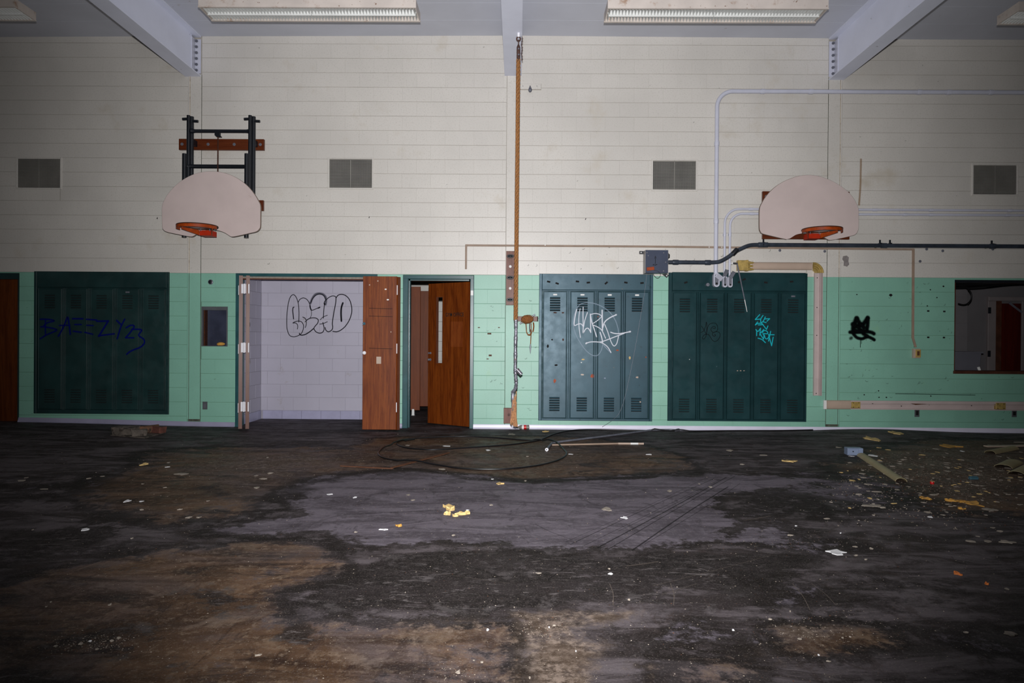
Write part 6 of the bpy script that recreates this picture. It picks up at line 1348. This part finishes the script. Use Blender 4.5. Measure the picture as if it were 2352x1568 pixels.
CH = {0: [(125, 408, 60, 10), (150, 392, 20, 6), (965, 306, 20, 6), (960, 331, 30, 6), (1040, 372, 80, 12), (255, 457, 55, 7), (585, 384, 35, 6), (508, 396, 35, 8), (1535, 276, 25, 6), (1470, 380, 35, 8), (1545, 366, 45, 12), (1510, 398, 45, 8), (1470, 450, 40, 14), (945, 448, 20, 8), (818, 428, 25, 5), (810, 528, 28, 6), (810, 576, 30, 7), (1030, 574, 32, 7), (1082, 621, 42, 12), (1140, 620, 35, 10), (755, 740, 20, 8), (1890, 488, 50, 8), (187, 691, 15, 6), (1193, 525, 20, 6), (630, 1120, 26, 12), (1480, 1410, 40, 16), (290, 1106, 14, 8), (265, 1133, 16, 8), (320, 1360, 26, 14), (640, 1330, 30, 12), (520, 1330, 24, 12), (460, 1345, 30, 14), (680, 1310, 30, 14), (560, 1375, 24, 12)],
      1: [(850, 234, 40, 10), (610, 210, 55, 7), (390, 206, 30, 6), (768, 219, 22, 4), (395, 490, 28, 8), (418, 520, 28, 7), (92, 704, 22, 6), (1887, 467, 36, 12), (870, 548, 34, 10), (1065, 410, 20, 6), (875, 400, 24, 5), (1773, 258, 40, 8), (1328, 257, 35, 6), (1075, 270, 20, 6), (590, 343, 40, 8), (85, 505, 28, 10), (650, 723, 34, 8), (1552, 943, 28, 14), (1547, 915, 16, 9), (1140, 940, 44, 8), (1660, 1093, 20, 9), (848, 1266, 20, 13), (680, 1510, 32, 22), (815, 1450, 20, 10), (1230, 1240, 26, 10), (1200, 1250, 12, 9), (732, 577, 22, 4), (1090, 1540, 16, 14), (770, 1440, 12, 9), (1355, 1387, 12, 8), (1002, 1136, 10, 8)],
      2: [(310, 236, 45, 10), (380, 315, 28, 14), (500, 262, 50, 6), (935, 218, 40, 6), (1170, 298, 50, 6), (1005, 268, 50, 6), (1475, 490, 60, 8), (1560, 545, 60, 6), (1155, 473, 70, 10), (1790, 757, 48, 14), (1685, 757, 62, 14), (1455, 617, 45, 10), (1445, 590, 38, 14), (1860, 700, 40, 9), (690, 668, 24, 8), (1035, 838, 38, 9), (1030, 788, 30, 9), (1120, 798, 38, 9), (1090, 860, 22, 8), (1665, 1280, 30, 12), (1900, 1030, 34, 11), (540, 1205, 34, 9), (875, 1445, 28, 9), (330, 1267, 19, 9), (657, 1160, 15, 9), (945, 710, 17, 6), (200, 445, 27, 8), (135, 427, 14, 7), (1820, 680, 38, 7), (865, 627, 34, 5), (655, 722, 48, 9), (1730, 728, 30, 7), (1640, 240, 26, 10), (1100, 430, 55, 7), (1040, 440, 45, 6), (955, 1310, 14, 9), (1000, 1305, 12, 8), (710, 1317, 26, 10), (820, 1410, 16, 9), (1180, 560, 60, 6)]}
MARKS = [(1050, 1172, 'yellow scraps'), (920, 1022, 'near side of the cable loop'), (1180, 1050, 'middle of the cable loop'), (1395, 1170, 'large off white flake by the skid marks'), (1480, 1210, 'skid marks'), (1403, 1318, 'pale curved scratches'), (1918, 1268, 'largest white paint sheet'), (2200, 1325, 'orange scrap'),
         (2310, 1458, 'lilac floor patch'), (1840, 1450, 'brown patch at the front'), (1250, 1440, 'painted pale reflection streak'), (1050, 1545, 'front edge of the floor'), (220, 1478, 'gritty patch on the brown stain'), (60, 1105, 'dim far corner'), (330, 1070, 'tan curled flake'), (620, 1090, 'tail of the broken lath'), (300, 1150, 'white round flake on the brown stain'), (200, 1215, 'white two lobed flake'), (590, 1405, 'dark front stain'),
         (1670, 1040, 'five lockers'), (1810, 1060, 'tan torn scrap'), (1650, 1120, 'top of the skid marks'), (1960, 1038, 'blue grey box'), (2030, 1075, 'olive cover'), (2230, 1155, 'largest orange scrap'), (2300, 1245, 'row of three flakes'), (1480, 1020, 'end of the tan tube'), (880, 1215, 'white flake by the orange scrap'), (700, 1130, 'head of the grey patch'), (440, 1190, 'pair of whitish flakes')]
DEB = [(1950, 1050, 'blue grey box'), (2040, 1085, 'olive cover'), (2130, 1145, 'orange foam scraps'), (2230, 1155, 'largest orange scrap'), (2141, 1111, 'red cap'), (2236, 1101, 'teal connector'), (2310, 1030, 'flat tan strip'), (2312, 1068, 'short wide cover'), (2180, 1024, 'large yellow scrap'), (2340, 1130, 'frame edge'), (2090, 1045, 'middle of the debris'), (2000, 1120, 'inner rim of the debris')]
def near(L, px, py): return min(L, key=lambda m: (m[0] - px) ** 2 + 3 * (m[1] - py) ** 2)[2]
TONE = {'off_white_paint_chip': 'off white', 'white_paint_chip': 'bright white', 'pale_yellow_scrap': 'tan'}
def lab_flake(o, px, py, wp, mat, L, grp):
    wd_ = 'broad' if wp > 17 else ('small' if wp > 9 else 'tiny')
    tag(o, '%s %s paint flake %sby the %s' % (wd_, TONE[mat.name], 'in the debris ' if L is DEB else '', near(L, px, py)), 'paint flake', grp)
for o in CH:
    for x, y, w_, h_ in CH[o]:
        m = random.choice((m_chip, m_chip, m_chip, m_chip, m_chipw)); px, py = FO[o][0] + x / SC, FO[o][1] + y / SC
        lab_flake(flake(px, py, w_ / SC, h_ / SC, m), px, py, w_ / SC, m, MARKS, 'small flakes scattered on the open floor')
random.seed(11)
for k in range(150):
    px, py = 1905 + 447 * random.random() ** .8, random.triangular(1016, 1200, 1090)
    if py - 1020 < (1990 - px) * 1.0: continue
    m = random.choice((m_chip, m_chip, m_chip, m_foamp)); wp = random.uniform(5, 17)
    lab_flake(flake(px, py, wp, random.uniform(1.5, 4), m, n=6), px, py, wp, m, DEB, 'flakes in the brown debris patch')
tag(MB().lathe([(.016, 0), (.018, .012), (.016, .02)], FP(1518, 1109 + 0) * 0 + FP(2141, 1111), (0, 0, 1), 10).build('bottle_cap', m_redlab, None, True), 'tiny red cap in the debris patch', 'cap')
q = FP(2236, 1101); tag(MB().bbox(q.x - .035, q.x + .04, q.y - .015, q.y + .02, q.z + .001, q.z + .022, .004).bbox(q.x - .03, q.x + .034, q.y - .01, q.y + .015, q.z + .022, q.z + .03, .003).build('plastic_connector', m_teal_t, None), 'small teal plastic connector in the debris patch', 'connector')
# crumbs too small to count
mb = MB(); random.seed(5)
def crumb(x, y, s):
    z = FZ(x, y) + .0008; a = random.uniform(0, 6.28); k = [(x + s * random.uniform(.6, 1.2) * math.cos(a + q), y + s * random.uniform(.6, 1.3) * math.sin(a + q)) for q in (0, 1.6, 3.1, 4.7)]
    vs = [(p[0], p[1], z) for p in k] + [(x, y, z + s * .5)]
    mb.add(vs, [(0, 1, 4), (1, 2, 4), (2, 3, 4), (3, 0, 4)], random.choice((0, 0, 0, 2, 2) if x > 3.2 else (0, 0, 0, 0, 1, 2)))
for k in range(2600):
    px, py = random.uniform(-20, 2372), 990 + 578 * random.random() ** 1.3
    q = FP(px, py)
    if q.y > D - .06: continue
    crumb(q.x, q.y, random.uniform(.0011, .0030) * (1 + .16 * max(0, q.y - 3)) * random.choice((1, 1, 1, 1.6)))
for k in range(1500):
    px, py = random.triangular(1860, 2372, 2200), random.triangular(1005, 1225, 1095)
    if py - 1015 < (1985 - px) * .9: continue
    q = FP(px, py); crumb(q.x, q.y, random.uniform(.003, .009))
for (cx_, cy_, sx, sy, n_) in ((215, 1478, 60, 14, 260), (1240, 1440, 40, 14, 90), (1050, 1545, 30, 18, 60), (700, 1045, 160, 20, 500), (440, 1055, 110, 30, 300), (1000, 1165, 60, 14, 40), (1870, 1450, 90, 25, 160), (1840, 1245, 120, 12, 160)):
    for k in range(n_):
        q = FP(random.gauss(cx_, sx), random.gauss(cy_, sy)); crumb(q.x, q.y, random.uniform(.0015, .0042))
o = mb.build('floor_crumbs', [m_crumb, m_chip, m_lath], None); o['kind'] = 'stuff'; o['label'] = 'pale crumbs and grit strewn over the whole dark floor'; o['category'] = 'grit'
